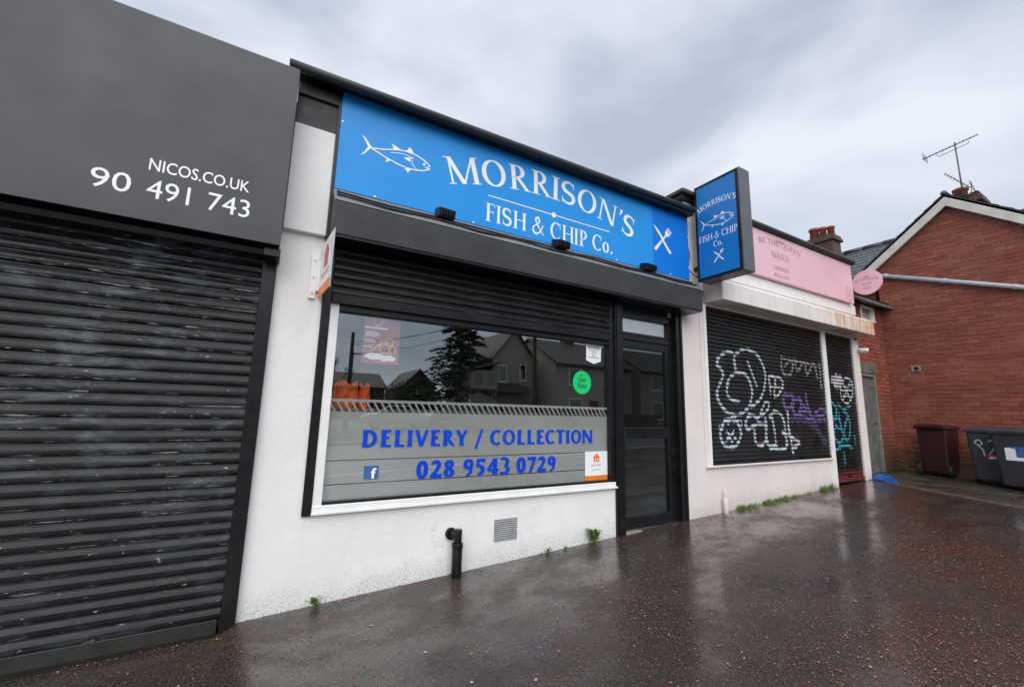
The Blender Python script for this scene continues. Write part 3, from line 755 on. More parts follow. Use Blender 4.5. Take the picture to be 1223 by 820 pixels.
def cutlery():
    """crossed fork (to upper right) and knife (to upper left) in a unit square"""
    out = []
    def place(poly, ang):
        c, s_ = math.cos(ang), math.sin(ang)
        return [(.5+x*c-y*s_, .5+x*s_+y*c) for x, y in poly]
    a = math.radians(-42)   # long axis +y turned to the upper right
    fork = [[(-.035,-.12),(.035,-.12),(.03,.30),(-.03,.30)], [(-.06,-.58),(.06,-.58),(.045,-.12),(-.045,-.12)], [(-.115,.36),(-.07,.27),(.07,.27),(.115,.36),(.115,.42),(-.115,.42)]]
    for x in (-.095, -.032, .032, .095): fork.append([(x-.02,.42),(x+.02,.42),(x+.015,.60),(x-.015,.60)])
    out += [place(p, a) for p in fork]
    b = math.radians(42)
    knife = [[(-.055,-.58),(.055,-.58),(.05,-.05),(-.05,-.05)], [(-.03,-.05),(.075,-.05),(.075,.25),(.05,.45),(-.01,.62),(-.03,.62)]]
    out += [place(p, b) for p in knife]
    return out
CUT = cutlery()
mb = MB(); flat_quads(mb, [[(3.90+x*.36, 3.39+y*.36) for x, y in q] for q in CUT], front(SY-.001)); mb.build('cutlery_emblem', 'white_vinyl', sg)
sc = [(.31+i*.61, 3.997) for i in range(8)]+[(.302, 3.72), (4.56, 3.72), (4.56, 3.3)]+[(.6+i*.9, 3.145) for i in range(5)]
proto = None
for x, z in sc:
    if proto is None:
        proto = MB().tube([(0, SY-.0005, 0), (0, SY-.005, 0)], .009, 8).build('screw', 'white_plastic', None)
        o = proto
    else: o = proto.copy(); C.objects.link(o)
    o.location = (x, 0, z); o.parent = sg; o.matrix_parent_inverse = wmat(sg).inverted()

# floodlights on the fascia ledge
def flood(x, label):
    t_ = thing('floodlight', label, 'light', (x, -.15, 3.03), 'floodlights under the blue sign')
    t_.rotation_euler = (0, 0, random.uniform(-.12, .12)); t_.scale = (1.02, 1.02, 1.02)
    def part(mb, nm, mat, bev=0):
        o = mb.build(nm, mat, None, bev); o.parent = t_; return o
    part(MB().box(-.012, .012, -.03, .06, -.03, .01), 'bracket', 'black_paint')
    hb = MB()
    hb.prism([(-.075, -.06, .02), (-.075, -.075, .095), (-.075, .03, .125), (-.075, .045, .045)], (.15, 0, 0), 0); part(hb, 'housing', 'black_paint', .006)
    fn_ = MB()
    for i in range(6): fn_.box(-.065+i*.024, -.060+i*.024, -.088, -.062, .03, .085)
    part(fn_, 'cooling_fins', 'black_trim')
    part(MB().box(-.07, .07, .035, .055, .055, .12), 'lens', 'far_glass')
    part(MB().box(.09, .15, -.055, .01, -.03, .012), 'junction_box', 'black_paint', .004)
    part(MB().tube([(.0, 0, -.01), (.05, -.05, -.035), (.10, -.03, -.01)], .006, 6), 'lead', 'cable_black')
for x, lb in ((1.185, 'black floodlight on the fascia ledge under the word fish start'), (2.44, 'black floodlight on the fascia ledge under the word chip'), (3.70, 'black floodlight on the fascia ledge near the fork and knife')): flood(x, lb)
def cable(seed, dz, label):
    random.seed(seed); pts = []
    for i in range(60):
        u = i/59; y_ = -.195+.03*(dz-.8)+.012*math.sin(u*31+seed)
        pts.append((.30+u*4.2, y_, 2.992+(y_+.215)*.8625+.010+.006*abs(math.sin(u*19+seed*2))))
    return tag(MB().tube(pts, .009, 6).build('cable', 'cable_black', None, 0, True), label, 'cable', 'cables along the fascia ledge')
cable(1, 2.0, 'upper black cable clipped along the ledge, next to the blue sign')
cable(2, .2, 'lower black cable clipped along the ledge, at the fascia edge')

# white delivery blade sign at the pilaster
js = thing('blade_sign', 'small white and orange projecting sign beside the white pilaster', 'sign', (.25, -.005, 2.22))
js.rotation_euler = (0, 0, math.radians(4.5))
def jpart(mb, nm, mat, bev=0):
    o = mb.build(nm, mat, None, bev); o.parent = js; return o
jpart(MB().box(-.003, .003, -.45, -.015, .075, .425), 'panel', 'white_plastic', .002)
jpart(MB().box(-.0035, .0035, -.451, -.014, .0, .0745), 'bottom_band', 'orange_plastic')
jpart(MB().box(-.0032, .0032, -.4525, -.4505, 0, .425), 'edge', 'metal_grille')
hm = [(-.30,.20),(-.16,.20),(-.16,.30),(-.13,.30),(-.23,.385),(-.33,.30),(-.30,.30)]
jpart(MB().add([(-.0042, y, z) for y, z in hm], [tuple(range(7))]), 'house_emblem', 'red_print')
mwj = Matrix(((0,0,-1,-.0042),(-1,0,0,-.10),(0,1,0,.125),(0,0,0,1)))
o = sans('lettering', 'JUST EAT', .27, .045, 'red_print', None, mwj, .01); o.parent = js
jb = thing('sign_bracket', '', '', (.205, 0, 2.22)); del jb['label']; del jb['category']; jb.parent = js; jb.location = (0,0,0)
o = MB().box(-.068, -.020, -.010, .006, .0, .335).build('plate', 'white_plastic', None, .002); o.parent = jb
for z in (.04, .165, .30):
    o = MB().tube([(-.044, -.0105, z), (-.044, -.016, z)], .006, 8).build('bolt', 'steel', None); o.parent = jb
o = MB().box(-.021, -.004, -.03, -.004, .06, .30).build('arm', 'white_plastic', None); o.parent = jb

# poster and stickers behind the shop window glass
po = thing('poster', 'dark red poster with food picture on the shop window', 'poster', (.77, .055, 1.77))
box('sheet', .617, .915, .0505, .0515, 1.765, 2.156, 'poster_red', po)
mb = MB(); polys = []
for i, (w, z, h) in enumerate(((.18,2.055,.012),(.10,2.02,.007),(.12,2.005,.007),(.10,1.99,.007),(.08,1.955,.006),(.09,1.94,.006),(.06,1.90,.008))): polys.append([(.632,z),(.632+w,z),(.632+w,z+h),(.632,z+h)])
polys.append([(.72+.085*math.cos(a*PI/8)*(1+.2*math.sin(a*3)), 1.825+.028*math.sin(a*PI/8)) for a in range(16)])
polys.append([(.82+.075*math.cos(a*PI/8), 1.815+.026*math.sin(a*PI/8)+.006*math.cos(a*2)) for a in range(16)])
flat_quads(mb, polys, front(.0498)); mb.build('print', 'white_vinyl', po)
mb = MB(); polys = [[(.66,1.84),(.675,1.85),(.76,1.925),(.745,1.93)]]
for cx_, cz_, r in ((.80,1.90,.045),(.835,1.95,.03),(.86,1.885,.03),(.78,1.945,.022),(.73,2.12,.035)):
    polys += pen(arc(cx_,cz_,r,r*1.1,0,360,14), .009, 0, 0)
flat_quads(mb, polys, front(.0490)); mb.build('print', 'poster_gold', po)
box('bottom_band', .617, .915, .0485, .0500, 1.775, 1.787, 'red_print', po)
wi = thing('window_sticker', 'white pennant sticker with winner print in window corner', 'sticker', (3.04, .039, 1.94))
MB().prism([(2.935,.0392,1.972),(3.04,.0392,1.938),(3.14,.0392,1.972),(3.146,.0392,2.150),(2.935,.0392,2.150)], (0,.0006,0), 1).build('sheet', 'white_vinyl', wi)
sans('lettering', 'WINNER', .18, .04, 'print_dark', wi, face_front(2.95, .0384, 2.10), .02)
mb = MB(); flat_quads(mb, pen(arc(3.04,2.045,.02,.025,0,360,14), .008,0,0)+[[(2.965,2.005),(3.115,2.005),(3.115,2.013),(2.965,2.013)],[(2.97,2.08),(3.11,2.08),(3.11,2.086),(2.97,2.086)]], front(.0384)); mb.build('print', 'print_grey', wi)
ue = thing('window_sticker', 'round bright green delivery sticker on the shop window', 'sticker', (2.877, .039, 1.605))
MB().add([(2.877+.123*math.cos(a*PI/18), .0392, 1.728+.123*math.sin(a*PI/18)) for a in range(36)], [tuple(range(36))]).build('disc', 'sticker_green', ue)
sans('lettering', 'Uber', .115, .050, 'print_dark', ue, face_front(2.822, .0384, 1.733), .012)
sans('lettering', 'Eats', .115, .050, 'print_dark', ue, face_front(2.822, .0384, 1.670), .012)
box('print', 2.845, 2.91, .0382, .0386, 1.800, 1.806, 'print_dark', ue)
je = thing('window_sticker', 'white and orange delivery sticker low in the window corner', 'sticker', (3.0, .039, .715))
box('sheet', 2.915, 3.218, .0375, .0395, .765, 1.010, 'white_vinyl', je)
box('bottom_band', 2.915, 3.218, .0374, .0395, .718, .764, 'orange_plastic', je)
mb = MB(); flat_quads(mb, [[(3.03,.90),(3.05,.90),(3.05,.945),(3.03,.945)],[(3.06,.90),(3.08,.90),(3.08,.945),(3.06,.945)],[(3.088,.90),(3.105,.90),(3.105,.945),(3.088,.945)],[(3.015,.945),(3.12,.945),(3.085,.975),(3.085,.985),(3.07,.985),(3.067,.992)]], front(.0368)); mb.build('house_emblem', 'orange_plastic', je)
sans('lettering', 'JUST EAT', .14, .024, 'red_print', je, face_front(2.995, .0366, .855), .01)
box('print', 3.01, 3.12, .0364, .0370, .822, .828, 'print_grey', je)
fb = thing('window_sticker', 'small square blue sticker with white letter f on frosted glass', 'sticker', (.76, .039, .855))
box('sheet', .704, .815, .0380, .0394, .855, .955, 'logo_blue', fb)
sans('lettering', 'f', .042, .082, 'white_vinyl', fb, face_front(.757, .0374, .858), .03)
# orange bags on the window shelf
box('window_shelf', .42, 3.22, .08, .50, 1.36, 1.40, 'interior_counter', fs)
box('counter', .8, 3.2, 1.6, 2.2, .12, 1.15, 'interior_counter', fs)
def bag(x, w, h, label):
    mb = MB(); nx_, nz_ = 9, 7
    for sgn in (-1, 1):
        vs = []
        for j in range(nz_):
            for i in range(nx_):
                u, v = i/(nx_-1), j/(nz_-1)
                vs.append((x+(u-.5)*w*(1+.08*math.sin(v*5)), .24+sgn*(.055*math.sin(PI*u)**.5*(1-.75*v)+.004)+random.uniform(-.012,.012), 1.401+h*v*(1+.10*math.sin(u*9+x*20))+random.uniform(-.006,.006)*v))
        mb.add(vs, [(j*nx_+i, j*nx_+i+1, (j+1)*nx_+i+1, (j+1)*nx_+i) for j in range(nz_-1) for i in range(nx_-1)])
    return tag(mb.build('carrier_bag', 'bag_orange', None, 0, False), label, 'bag', 'orange bags on the window shelf')
bag(.545, .20, .215, 'wide orange carrier bag standing inside the shop window'); bag(.70, .085, .20, 'narrow folded orange bag beside the wide orange bag')

# ================================================================== PARTY PILLAR between the shops
pl = thing('party_pillar', 'raised pink party wall pillar with black coping behind projecting sign', 'pillar', (4.7, 0, .2))
MB().box(4.448, 4.793, .0, .3, -.1, 3.06).build('front_wall', 'pink_render', pl)
MB().box(4.585, 4.93, .0, .3, 3.061, 4.26).build('column', 'pink_render', pl, .006)
MB().box(4.50, 4.98, -.05, 3.0, 4.262, 4.325).build('coping', 'black_trim', pl, .008)
MB().box(4.47, 5.02, -.09, 3.05, 4.326, 4.385).build('coping', 'fascia_black', pl, .01)

# blue blade sign
bs = thing('blade_sign', 'tall blue projecting box sign with white fish in grey frame', 'sign', (4.77, -.1, 3.11))
X0, X1, Y0, Y1, Z0, Z1 = 4.662, 4.868, -.735, -.118, 3.108, 4.400
MB().box(X0+.006, X1-.006, Y0, Y1, Z0, Z1).build('case', 'aluminium_dark', bs, .006)
MB().box(X0, X1, Y0-.004, Y0+.022, Z0-.004, Z1+.004).build('frame_rim', 'aluminium_dark', bs, .004)
fr = MB(); x_ = X0-.004
for xx in ((X0-.006, X0+.004), (X1-.004, X1+.006)):
    fr.box(xx[0], xx[1], Y0+.023, Y1, Z0, Z0+.035).box(xx[0], xx[1], Y0+.023, Y1, Z1-.03, Z1).box(xx[0], xx[1], Y0+.023, Y0+.05, Z0+.0352, Z1-.0302).box(xx[0], xx[1], Y1-.028, Y1, Z0+.0352, Z1-.0302)
fr.build('edge_trim', 'black_paint', bs, .001)
MB().box(X0-.001, X0+.005, Y0+.04, Y1-.02, Z0+.03, Z1-.025).build('panel', 'blade_blue', bs)
MB().box(X1-.005, X1+.001, Y0+.04, Y1-.02, Z0+.03, Z1-.025).build('panel', 'blade_blue', bs)
bt = lambda a, b, l: (X0-.0016-l, Y1-.035-a, Z0+b)
bw = Y1-Y0-.09
text_part('lettering', SER, "MORRISON'S", .0, .905, bw, .072, 'white_vinyl', bs, bt, .05)
text_part('lettering', SER, "FISH & CHIP", .0, .50, bw*1.0, .085, 'white_vinyl', bs, bt)
text_part('lettering', SER, "Co.", .20, .395, .13, .075, 'white_vinyl', bs, bt)
mb = MB(); flat_quads(mb, [[((p[0]-fx0)/(fx1-fx0)*.46+.03, .625+(p[1]-fz0)/(fz1-fz0)*.20) for p in q] for q in fish2d], bt); mb.build('fish_emblem', 'white_vinyl', bs)
mb = MB(); flat_quads(mb, [[(.185+x*.16, .185+y*.16) for x, y in q] for q in CUT], bt); mb.build('cutlery_emblem', 'white_vinyl', bs)
for z in (3.30, 4.18): MB().box(4.74, 4.79, -.12, .005, z, z+.05).build('bracket_arm', 'black_paint', bs, .003)
MB().tube([(4.60, -.005, 3.75), (4.63, -.03, 3.5), (4.60, -.02, 3.3), (4.66, -.05, 3.22), (4.76, -.06, 3.2)], .006, 6).build('power_lead', 'cable_black', bs, 0, True)

# ================================================================== PINK SHOP (right)
ps = thing('shop_building', 'pale pink shop with closed black graffitied shutters and rusty canopy', 'building', (7, 0, .3))
MB().box(4.794, 7.93, .0, .28, -.1, .795).build('stall_riser', 'pink_render', ps)
MB().box(4.94, 9.262, .0, .28, 2.86, 4.25).build('front_wall', 'pink_render', ps, .004)
MB().box(9.03, 9.262, -.012, .30, .2, 2.90).build('pilaster', 'pink_render', ps, .006)
MB().box(7.925, 8.05, -.020, .10, .2, 2.87).build('shutter_post', 'white_frame', ps, .005)
box('rear_void', 4.80, 9.02, .20, .26, .2, 2.9, 'interior_dark', ps)
MB().box(4.795, 4.855, -.012, .06, .79, 2.87).build('guide_rail', 'pink_render', ps, .003)
MB().box(4.856, 4.905, -.030, .06, .79, 2.87).build('guide_rail', 'white_frame', ps, .003)
MB().box(4.80, 7.93, -.035, .02, .772, .794).build('shutter_sill', 'pink_render', ps, .003)
box('side_wall', 9.10, 9.262, .301, 6.0, .1, 4.2, 'pink_render', ps)
box('roof', 4.99, 9.26, .1, 6.0, 4.10, 4.16, 'dark_panel', ps)
MB().prism([(4.925,-.270,2.895),(4.925,-.270,3.135),(4.925,-.20,3.19),(4.925,.0,3.215),(4.925,.0,2.895)], (4.345,0,0), 0).build('canopy', 'canopy_paint', ps, .008)
MB().box(4.99, 9.22, -.04, .0, 3.30, 3.47).build('band_board', 'white_frame', ps, .004)
MB().tube([(4.98,-.115,4.255),(9.10,-.115,4.262)], .045, 12).build('roof_edge_roll', 'fascia_black', ps, 0, True)
MB().box(4.99, 9.10, -.10, .2, 4.215, 4.25).build('roof_edge_board', 'black_trim', ps, .004)
pk = thing('fascia_sign', 'long pale pink nail shop fascia sign with faded print and number', 'sign', (7, -.1, 3.48))
MB().box(4.97, 6.62, -.10, -.002, 3.482, 4.205).build('panel', 'sign_pink', pk, .003)
MB().box(6.623, 9.045, -.101, -.002, 3.482, 4.205).build('panel', 'sign_pink', pk, .003)
text_part('lettering', SERB, 'BE THE QUEEN', 6.12, 3.99, 1.18, .085, 'pink_print', pk, front(-.102), .05)
text_part('lettering', SERB, 'NAILS', 6.45, 3.83, .48, .10, 'pink_print', pk, front(-.102))
text_part('lettering', SERB, 'LONDON', 6.48, 3.645, .44, .06, 'pink_print', pk, front(-.102))
text_part('lettering', SERB, 'BELFAST', 6.48, 3.53, .44, .06, 'pink_print', pk, front(-.102))
mb = MB(); flat_quads(mb, [[(6.64,4.10),(6.80,4.10),(6.83,4.15),(6.77,4.125),(6.72,4.16),(6.67,4.125),(6.61,4.15)]], front(-.102)); mb.build('crown_emblem', 'pink_print', pk)
mb = MB(); flat_quads(mb, pen(arc(8.87,3.64,.105,.125,0,360,24), .012, 0, 0), front(-.102)); mb.build('number_ring', 'pink_print', pk)
text_part('lettering', SERB, '57', 8.815, 3.59, .11, .10, 'pink_print', pk, front(-.102))
# graffiti: strokes in shutter-plane metres
GZ = lambda x, y: (820+x/5.122, 400+y/5.122)
DZ = lambda x, y: (960+x/3.727, 370+y/3.727)
pale, lilac, cyan, white = (.52,.62,.67), (.19,.14,.38), (.045,.40,.50), (.66,.67,.70)
dim = (.30, .31, .30)
def ell(cx_, cy_, rx, ry): return [(cx_+rx*math.cos(a*PI/10), cy_+ry*math.sin(a*PI/10)) for a in range(21)]
G = [(pale,.020,[(185,185),(190,150),(220,115),(260,100),(290,115),(295,160),(300,220)]),
 (pale,.020,[(300,120),(340,88),(390,92),(440,130),(475,200),(483,280),(470,350),(440,405),(395,440)]),
 (pale,.020,[(185,185),(215,215),(222,260),(200,310),(188,360),(200,410),(240,460),(290,490),(340,480),(380,440),(400,380),(395,300),(365,245),(320,228),(275,250),(250,300),(250,350),(275,395),(325,405)]),
 (pale,.014,[(375,160),(400,230),(430,310)]),
 (pale,.020,ell(272,600,62,88)), (pale,.014,[(200,555),(215,590),(235,510),(255,545),(275,500),(290,540),(330,515),(340,560)]),
 (white,.016,[(250,590),(275,612),(290,588)]), (white,.016,[(245,650),(265,622),(280,650),(300,630)]),
 (pale,.018,[(450,490),(480,415),(505,415),(500,450),(470,485),(440,500)]),
 (pale,.024,[(430,510),(395,485),(370,510),(365,560),(390,570),(430,545),(475,545),(490,600),(485,650),(450,675),(425,650),(415,590)]),
 (pale,.022,[(485,510),(490,580),(500,665),(555,680)]), (pale,.022,[(510,500),(545,465),(585,500),(605,580),(610,690),(515,690)]), (pale,.018,[(525,500),(540,590),(550,660)]),
 (white,.020,[(620,470),(625,550),(640,640),(655,720)]), (white,.024,[(590,595),(640,620),(690,660),(650,690)]),
 (white,.016,[(505,255),(515,360)]), (white,.016,[(505,250),(585,270),(580,340),(540,375),(545,265)]), (white,.014,[(515,310),(590,320)]),
 (dim,.018,[(580,130),(590,230),(640,240),(650,150),(600,190)]), (dim,.020,[(660,150),(680,220),(720,160),(740,240),(780,170),(800,260)]), (dim,.020,[(815,180),(825,320)]), (dim,.016,[(590,140),(700,165),(800,190)]),
 (lilac,.026,[(595,360),(600,430),(640,440),(645,370),(600,365)]), (lilac,.024,[(600,430),(620,480)]), (lilac,.026,[(660,390),(655,470),(690,480),(700,400),(670,390)]),
 (lilac,.022,[(730,350),(740,430),(760,470),(700,460),(720,430),(770,510)]), (lilac,.022,[(690,480),(770,520),(850,520)]), (lilac,.020,[(780,480),(830,450),(850,480),(780,500)]),
 ((.07,.06,.11),.05,[(640,510),(760,530),(850,650)])]
D_ = [(white,.045,[(130,315),(150,297),(170,310),(160,335),(142,330)]), (white,.05,[(140,320),(165,318)]), (white,.016,ell(196,358,28,56)), (white,.014,[(175,320),(215,400)]), (white,.014,[(210,320),(180,400)]), (white,.014,[(172,360),(222,355)]), (white,.014,[(180,340),(218,335)]), (white,.014,[(180,380),(218,385)]),
 (cyan,.020,[(125,410),(150,432),(145,480),(125,470)]), (cyan,.018,[(158,418),(180,440),(212,428)]), (cyan,.020,[(150,510),(140,560),(160,590),(180,570),(170,530),(150,520)]), (cyan,.020,[(198,480),(185,540),(192,580),(210,560),(210,490)]),
 (cyan,.018,[(160,450),(172,520)]), (cyan,.018,[(130,500),(160,480),(175,540)]), (cyan,.018,[(178,450),(205,470),(190,500)]), (cyan,.024,[(150,622),(185,602),(222,612)]), (cyan,.016,[(185,630),(190,690)]), (cyan,.014,[(230,560),(235,600)])]
def segs(lst, Z):
    out = []
    for col, w, pts in lst:
        q = [on_y(Z(*p), .0) for p in sm(pts, 3)]
        for a, b in zip(q, q[1:]): out.append((col, w, a.x, a.z, b.x, b.z))
    return out
def painted_slats(x0, x1, z0, z1, Y, pitch, parent, strokes, bottom_red=False):
    n_ = round((z1-z0)/pitch); pt = (z1-z0)/n_
    for i in range(n_):
        nx_ = int((x1-x0)/.011); zb = z0+i*pt
        mb = slat_mesh(x0, x1, pt, nx_, .011)
        o = mb.build('slat', 'shutter_graffiti', None)
        me = o.data; ca = me.color_attributes.new('paint', 'FLOAT_COLOR', 'POINT')
        near = [s_ for s_ in strokes if min(s_[3], s_[5])-.06 < zb+pt and max(s_[3], s_[5])+.06 > zb]
        data = [0.0]*(4*len(me.vertices))
        for k, v in enumerate(me.vertices):
            x, z = v.co.x, v.co.z+zb; best = 0; bc = (0,0,0)
            if v.co.y > -.0005: continue       # paint missed the grooves
            for col, w, ax, az, bx_, bz in near:
                if x < min(ax, bx_)-.07 or x > max(ax, bx_)+.07: continue
                dx, dz = bx_-ax, bz-az; L = dx*dx+dz*dz or 1e-9
                t_ = max(0, min(1, ((x-ax)*dx+(z-az)*dz)/L))
                d = math.hypot(x-ax-t_*dx, z-az-t_*dz)
                w_ = w*(1.12+.32*math.sin(x*37+z*23)+.14*math.sin(x*91-z*67)); a = max(0, min(1, (w_*1.25-d)/(w*.6)))*(.88+.12*math.sin(x*19-z*31))
                if a > best: best = a; bc = col
            if bottom_red and z < z0+.13 and math.sin(x*23)+math.sin(x*11+z*30) < 1.2: best = .7; bc = (.17,.028,.025)
            data[4*k:4*k+4] = [bc[0], bc[1], bc[2], best*.92]
        ca.data.foreach_set('color', data)
        o.location = (0, Y+random.uniform(-.001,.001), zb); o.parent = parent; o.matrix_parent_inverse = wmat(parent).inverted()
s1 = thing('window_shutter', '', '', (6.4, 0, .8)); del s1['label']; del s1['category']; child(s1, ps); s1.location = (6.4,0,.8)
painted_slats(4.905, 7.925, .83, 2.87, .012, .0545, s1, segs(G, GZ))
MB().box(4.905, 7.925, -.008, .03, .796, .829).build('bottom_bar', 'shutter_black_fish', s1, .003)
s2 = thing('door_shutter', '', '', (8.5, 0, .4)); del s2['label']; del s2['category']; child(s2, ps); s2.location = (8.5,0,.4)
painted_slats(8.05, 9.03, .455, 2.87, .025, .0545, s2, segs(D_, DZ), True)
MB().box(8.05, 9.03, .0, .045, .395, .454).build('bottom_bar', 'door_red', s2, .003)
# oval sign, camera, stub pipe
ov = thing('oval_sign', 'round pink projecting sign at the end of the pink shop', 'sign', (9.22, -.2, 3.62))
oc, orr = (-.262, 3.872), .222
MB().prism([(9.19, oc[0]+orr*math.cos(a*PI/20), oc[1]+orr*1.03*math.sin(a*PI/20)) for a in range(40)], (.045, 0, 0), 0).build('disc', 'sign_pink', ov, .004)
ot = lambda a, b, l: (9.1885-l, oc[0]-a, oc[1]+b)
text_part('lettering', SERB, 'BE THE QUEEN', -.17, .01, .34, .040, 'pink_print', ov, ot, .03)
text_part('lettering', SERB, 'NAILS', -.07, -.045, .14, .035, 'pink_print', ov, ot)
text_part('lettering', SERB, 'LONDON', -.06, -.105, .12, .02, 'pink_print', ov, ot)
text_part('lettering', SERB, 'BELFAST', -.06, -.135, .12, .02, 'pink_print', ov, ot)
MB().add([ot(a*.05, .085+b*.05, 0) for a, b in ((-.7,0),(.7,0),(.9,.6),(.4,.3),(0,.8),(-.4,.3),(-.9,.6))], [tuple(range(7))]).build('crown_emblem', 'pink_print', ov)
MB().box(9.20, 9.225, -.05, .0, 3.83, 3.90).build('bracket_arm', 'white_plastic', ov)
cc = thing('security_camera', 'small white security camera on the pink pilaster', 'camera', (9.2, -.02, 2.62))
MB().tube([(9.215, -.010, 2.66), (9.215, -.03, 2.66)], .045, 16).build('base', 'white_plastic', cc, .003, True)
MB().tube([(9.215, -.025, 2.66), (9.23, -.07, 2.655)], .016, 10).build('arm', 'white_plastic', cc, 0, True)
MB().tube([(9.20, -.04, 2.655), (9.25, -.16, 2.64)], .040, 16).build('body', 'white_plastic', cc, .006, True)
MB().tube([(9.2502, -.1605, 2.64), (9.252, -.165, 2.639)], .027, 16).build('lens', 'print_dark', cc)
tag(MB().box(9.12, 9.20, -.022, -.011, 2.83, 2.87).build('tape_strip', 'letter_blue', None, .002), 'short blue tape strip at the top of the pink pilaster', 'tape')
wp = thing('drain_pipe', 'thin white pipe stub against the pale pink wall', 'pipe', (5.08, -.05, .22))
MB().tube([(5.08,-.05,.14),(5.08,-.05,.40)], .027, 14).build('pipe', 'pink_render', wp, .003, True)
MB().tube([(5.085,-.05,.40),(5.085,-.05,.50)], .017, 12).build('upper_pipe', 'pink_render', wp, .002, True)

# ================================================================== BRICK HOUSE with gable
bh = thing('brick_house', 'red brick house with white bargeboards and slate roof beyond the alley', 'building', (12.5, 0, .45))
GX = 10.95; APY, APZ = -1.015, 5.56; YB, YF = .33, -2.36; EZ = 4.47
def gable_top(y): return APZ-abs(y-APY)*(APZ-EZ)/(YB-APY)
MB().prism([(GX+.0055, .17, .2), (GX+.0055, .17, gable_top(.17)), (GX+.0055, APY, APZ), (GX+.0055, YF, gable_top(YF)), (GX+.0055, YF, .2)], (.2,0,0), 0).build('gable_wall', 'mortar', bh)
box('front_wall', GX+.213, 17, YF, YF+.2, .2, EZ, 'brick_mass', bh)
box('rear_body', GX+.20, 17, .30, 6, .2, 4.2, 'brick_mass', bh)
# bricks of the gable
cand = []
row = 0; z = .42
while z < APZ:
    off = .1125 if row % 2 else 0
    y = .17
    first_w = .1025 if row % 2 else .215
    w = first_w
    while y-w > YF+.01:
        zt = z+.065
        if gable_top(y-w/2)+.02 > zt: cand.append((y-w, y, z))
        y -= w+.010; w = .215
    z += .075; row += 1
def size(c):
    u, v, d = project((GX, (c[0]+c[1])/2, c[2]))
    return (1/d if 0 < u < PW+6 and v < 560 else 0)*(c[1]-c[0])
cand.sort(key=size, reverse=True)
def brick_box(mb, y0, y1, z0, j):
    x0 = GX+j; b = .003
    mb.add([(x0+b,y0,z0),(x0+b,y1,z0),(x0+b,y1,z0+.065),(x0+b,y0,z0+.065),(x0,y0+b,z0+b),(x0,y1-b,z0+b),(x0,y1-b,z0+.065-b),(x0,y0+b,z0+.065-b),(GX+.03,y0,z0),(GX+.03,y1,z0),(GX+.03,y1,z0+.065),(GX+.03,y0,z0+.065)],
           [(4,5,6,7),(0,1,5,4),(1,2,6,5),(2,3,7,6),(3,0,4,7),(8,9,1,0),(9,10,2,1),(10,11,3,2),(11,8,0,3)])
bp = MB(); brick_box(bp, -.1075, .1075, -.0325, 0)
bpo = None
for (y0, y1, z0) in [c for c in cand if c[1]-c[0] > .2][:300]:
    if bpo is None: bpo = bp.build('brick', 'brick_single', None); o = bpo
    else: o = bpo.copy(); C.objects.link(o)
    o.location = (random.uniform(-.004,.003), (y0+y1)/2, z0+.0325+random.uniform(-.0015,.0015)); o.parent = bh; o.matrix_parent_inverse = wmat(bh).inverted()
taken = set([c for c in cand if c[1]-c[0] > .2][:300])
mb = MB()
for c in cand:
    if c not in taken: brick_box(mb, c[0], c[1], c[2]+random.uniform(-.0015,.0015), random.uniform(-.004,.003))
o = mb.build('bricks', 'brick_mass', bh); stuff(o)
# infill wall with yard door and small window, facing the street
iw = thing('yard_wall', 'narrow brick wall with grey yard door beside the pink shop', 'wall', (10.1, .17, .42))
IY = .17
mb = MB()
zz = .40; r_ = 0
def in_open(x0, x1, z0): return (x1 > 9.72 and x0 < 10.34 and z0 < 2.52) or (x1 > 10.0 and x0 < 10.62 and 3.36 < z0+.065 and z0 < 3.72)
while zz < 3.66:
    x = 9.27-(.11 if r_ % 2 else 0)
    while x < GX:
        a, b = max(x, 9.27), min(x+.215, GX)
        ops = ([(9.72, 10.34)] if zz < 2.47 else [])+([(10.0, 10.62)] if 3.33 < zz < 3.70 else [])
        seg = [(a, b)]
        for oa, ob in ops: seg = [q for sa, sb in seg for q in ((sa, min(sb, oa)), (max(sa, ob), sb))]
        for sa, sb in seg:
            if sb-sa > .02: mb.box(sa, sb, IY+random.uniform(-.003,.003), IY+.05, zz, zz+.065)
        x += .225
    zz += .075; r_ += 1
o = mb.build('bricks', 'brick_mass', iw); stuff(o)
MB().box(9.27, 9.72, IY+.01, IY+.16, .3, 3.68).box(10.34, GX+.012, IY+.01, IY+.16, .3, 3.36).box(9.721, 10.339, IY+.01, IY+.16, 2.52, 3.36).box(10.63, GX+.012, IY+.01, IY+.16, 3.361, 3.68).build('mortar_core', 'mortar', iw)
MB().box(9.70, 10.42, IY-.012, IY+.1, 2.30, 2.50).build('lintel', 'lintel_stone', iw, .006)
MB().box(9.72, 9.77, IY+.0, IY+.1, .35, 2.29).build('door_frame', 'yard_frame', iw, .004)
MB().box(10.29, 10.34, IY+.0, IY+.1, .35, 2.29).build('door_frame', 'yard_frame', iw, .004)
MB().box(9.771, 10.289, IY+.0, IY+.1, 2.24, 2.29).build('door_frame', 'yard_frame', iw, .004)
yd = thing('yard_door', '', '', (10.03, IY, .42)); del yd['label']; del yd['category']; child(yd, iw); yd.location = (10.03, IY, .42)
for i in range(5):
    xa = 9.772+i*.1034; MB().box(xa, xa+.0995, IY+.045, IY+.075, .42, 2.238).build('plank', 'old_door', yd, .004)
box('backing', 9.772, 10.288, IY+.076, IY+.09, .42, 2.238, 'rubber', yd)
mb = MB(); mb.tube([(10.23, IY+.045, 1.35), (10.23, IY+.01, 1.35)], .012, 8); mb.tube([(10.23, IY+.01, 1.35), (10.15, IY+.01, 1.35)], .009, 8); mb.build('handle', 'rubber', yd)
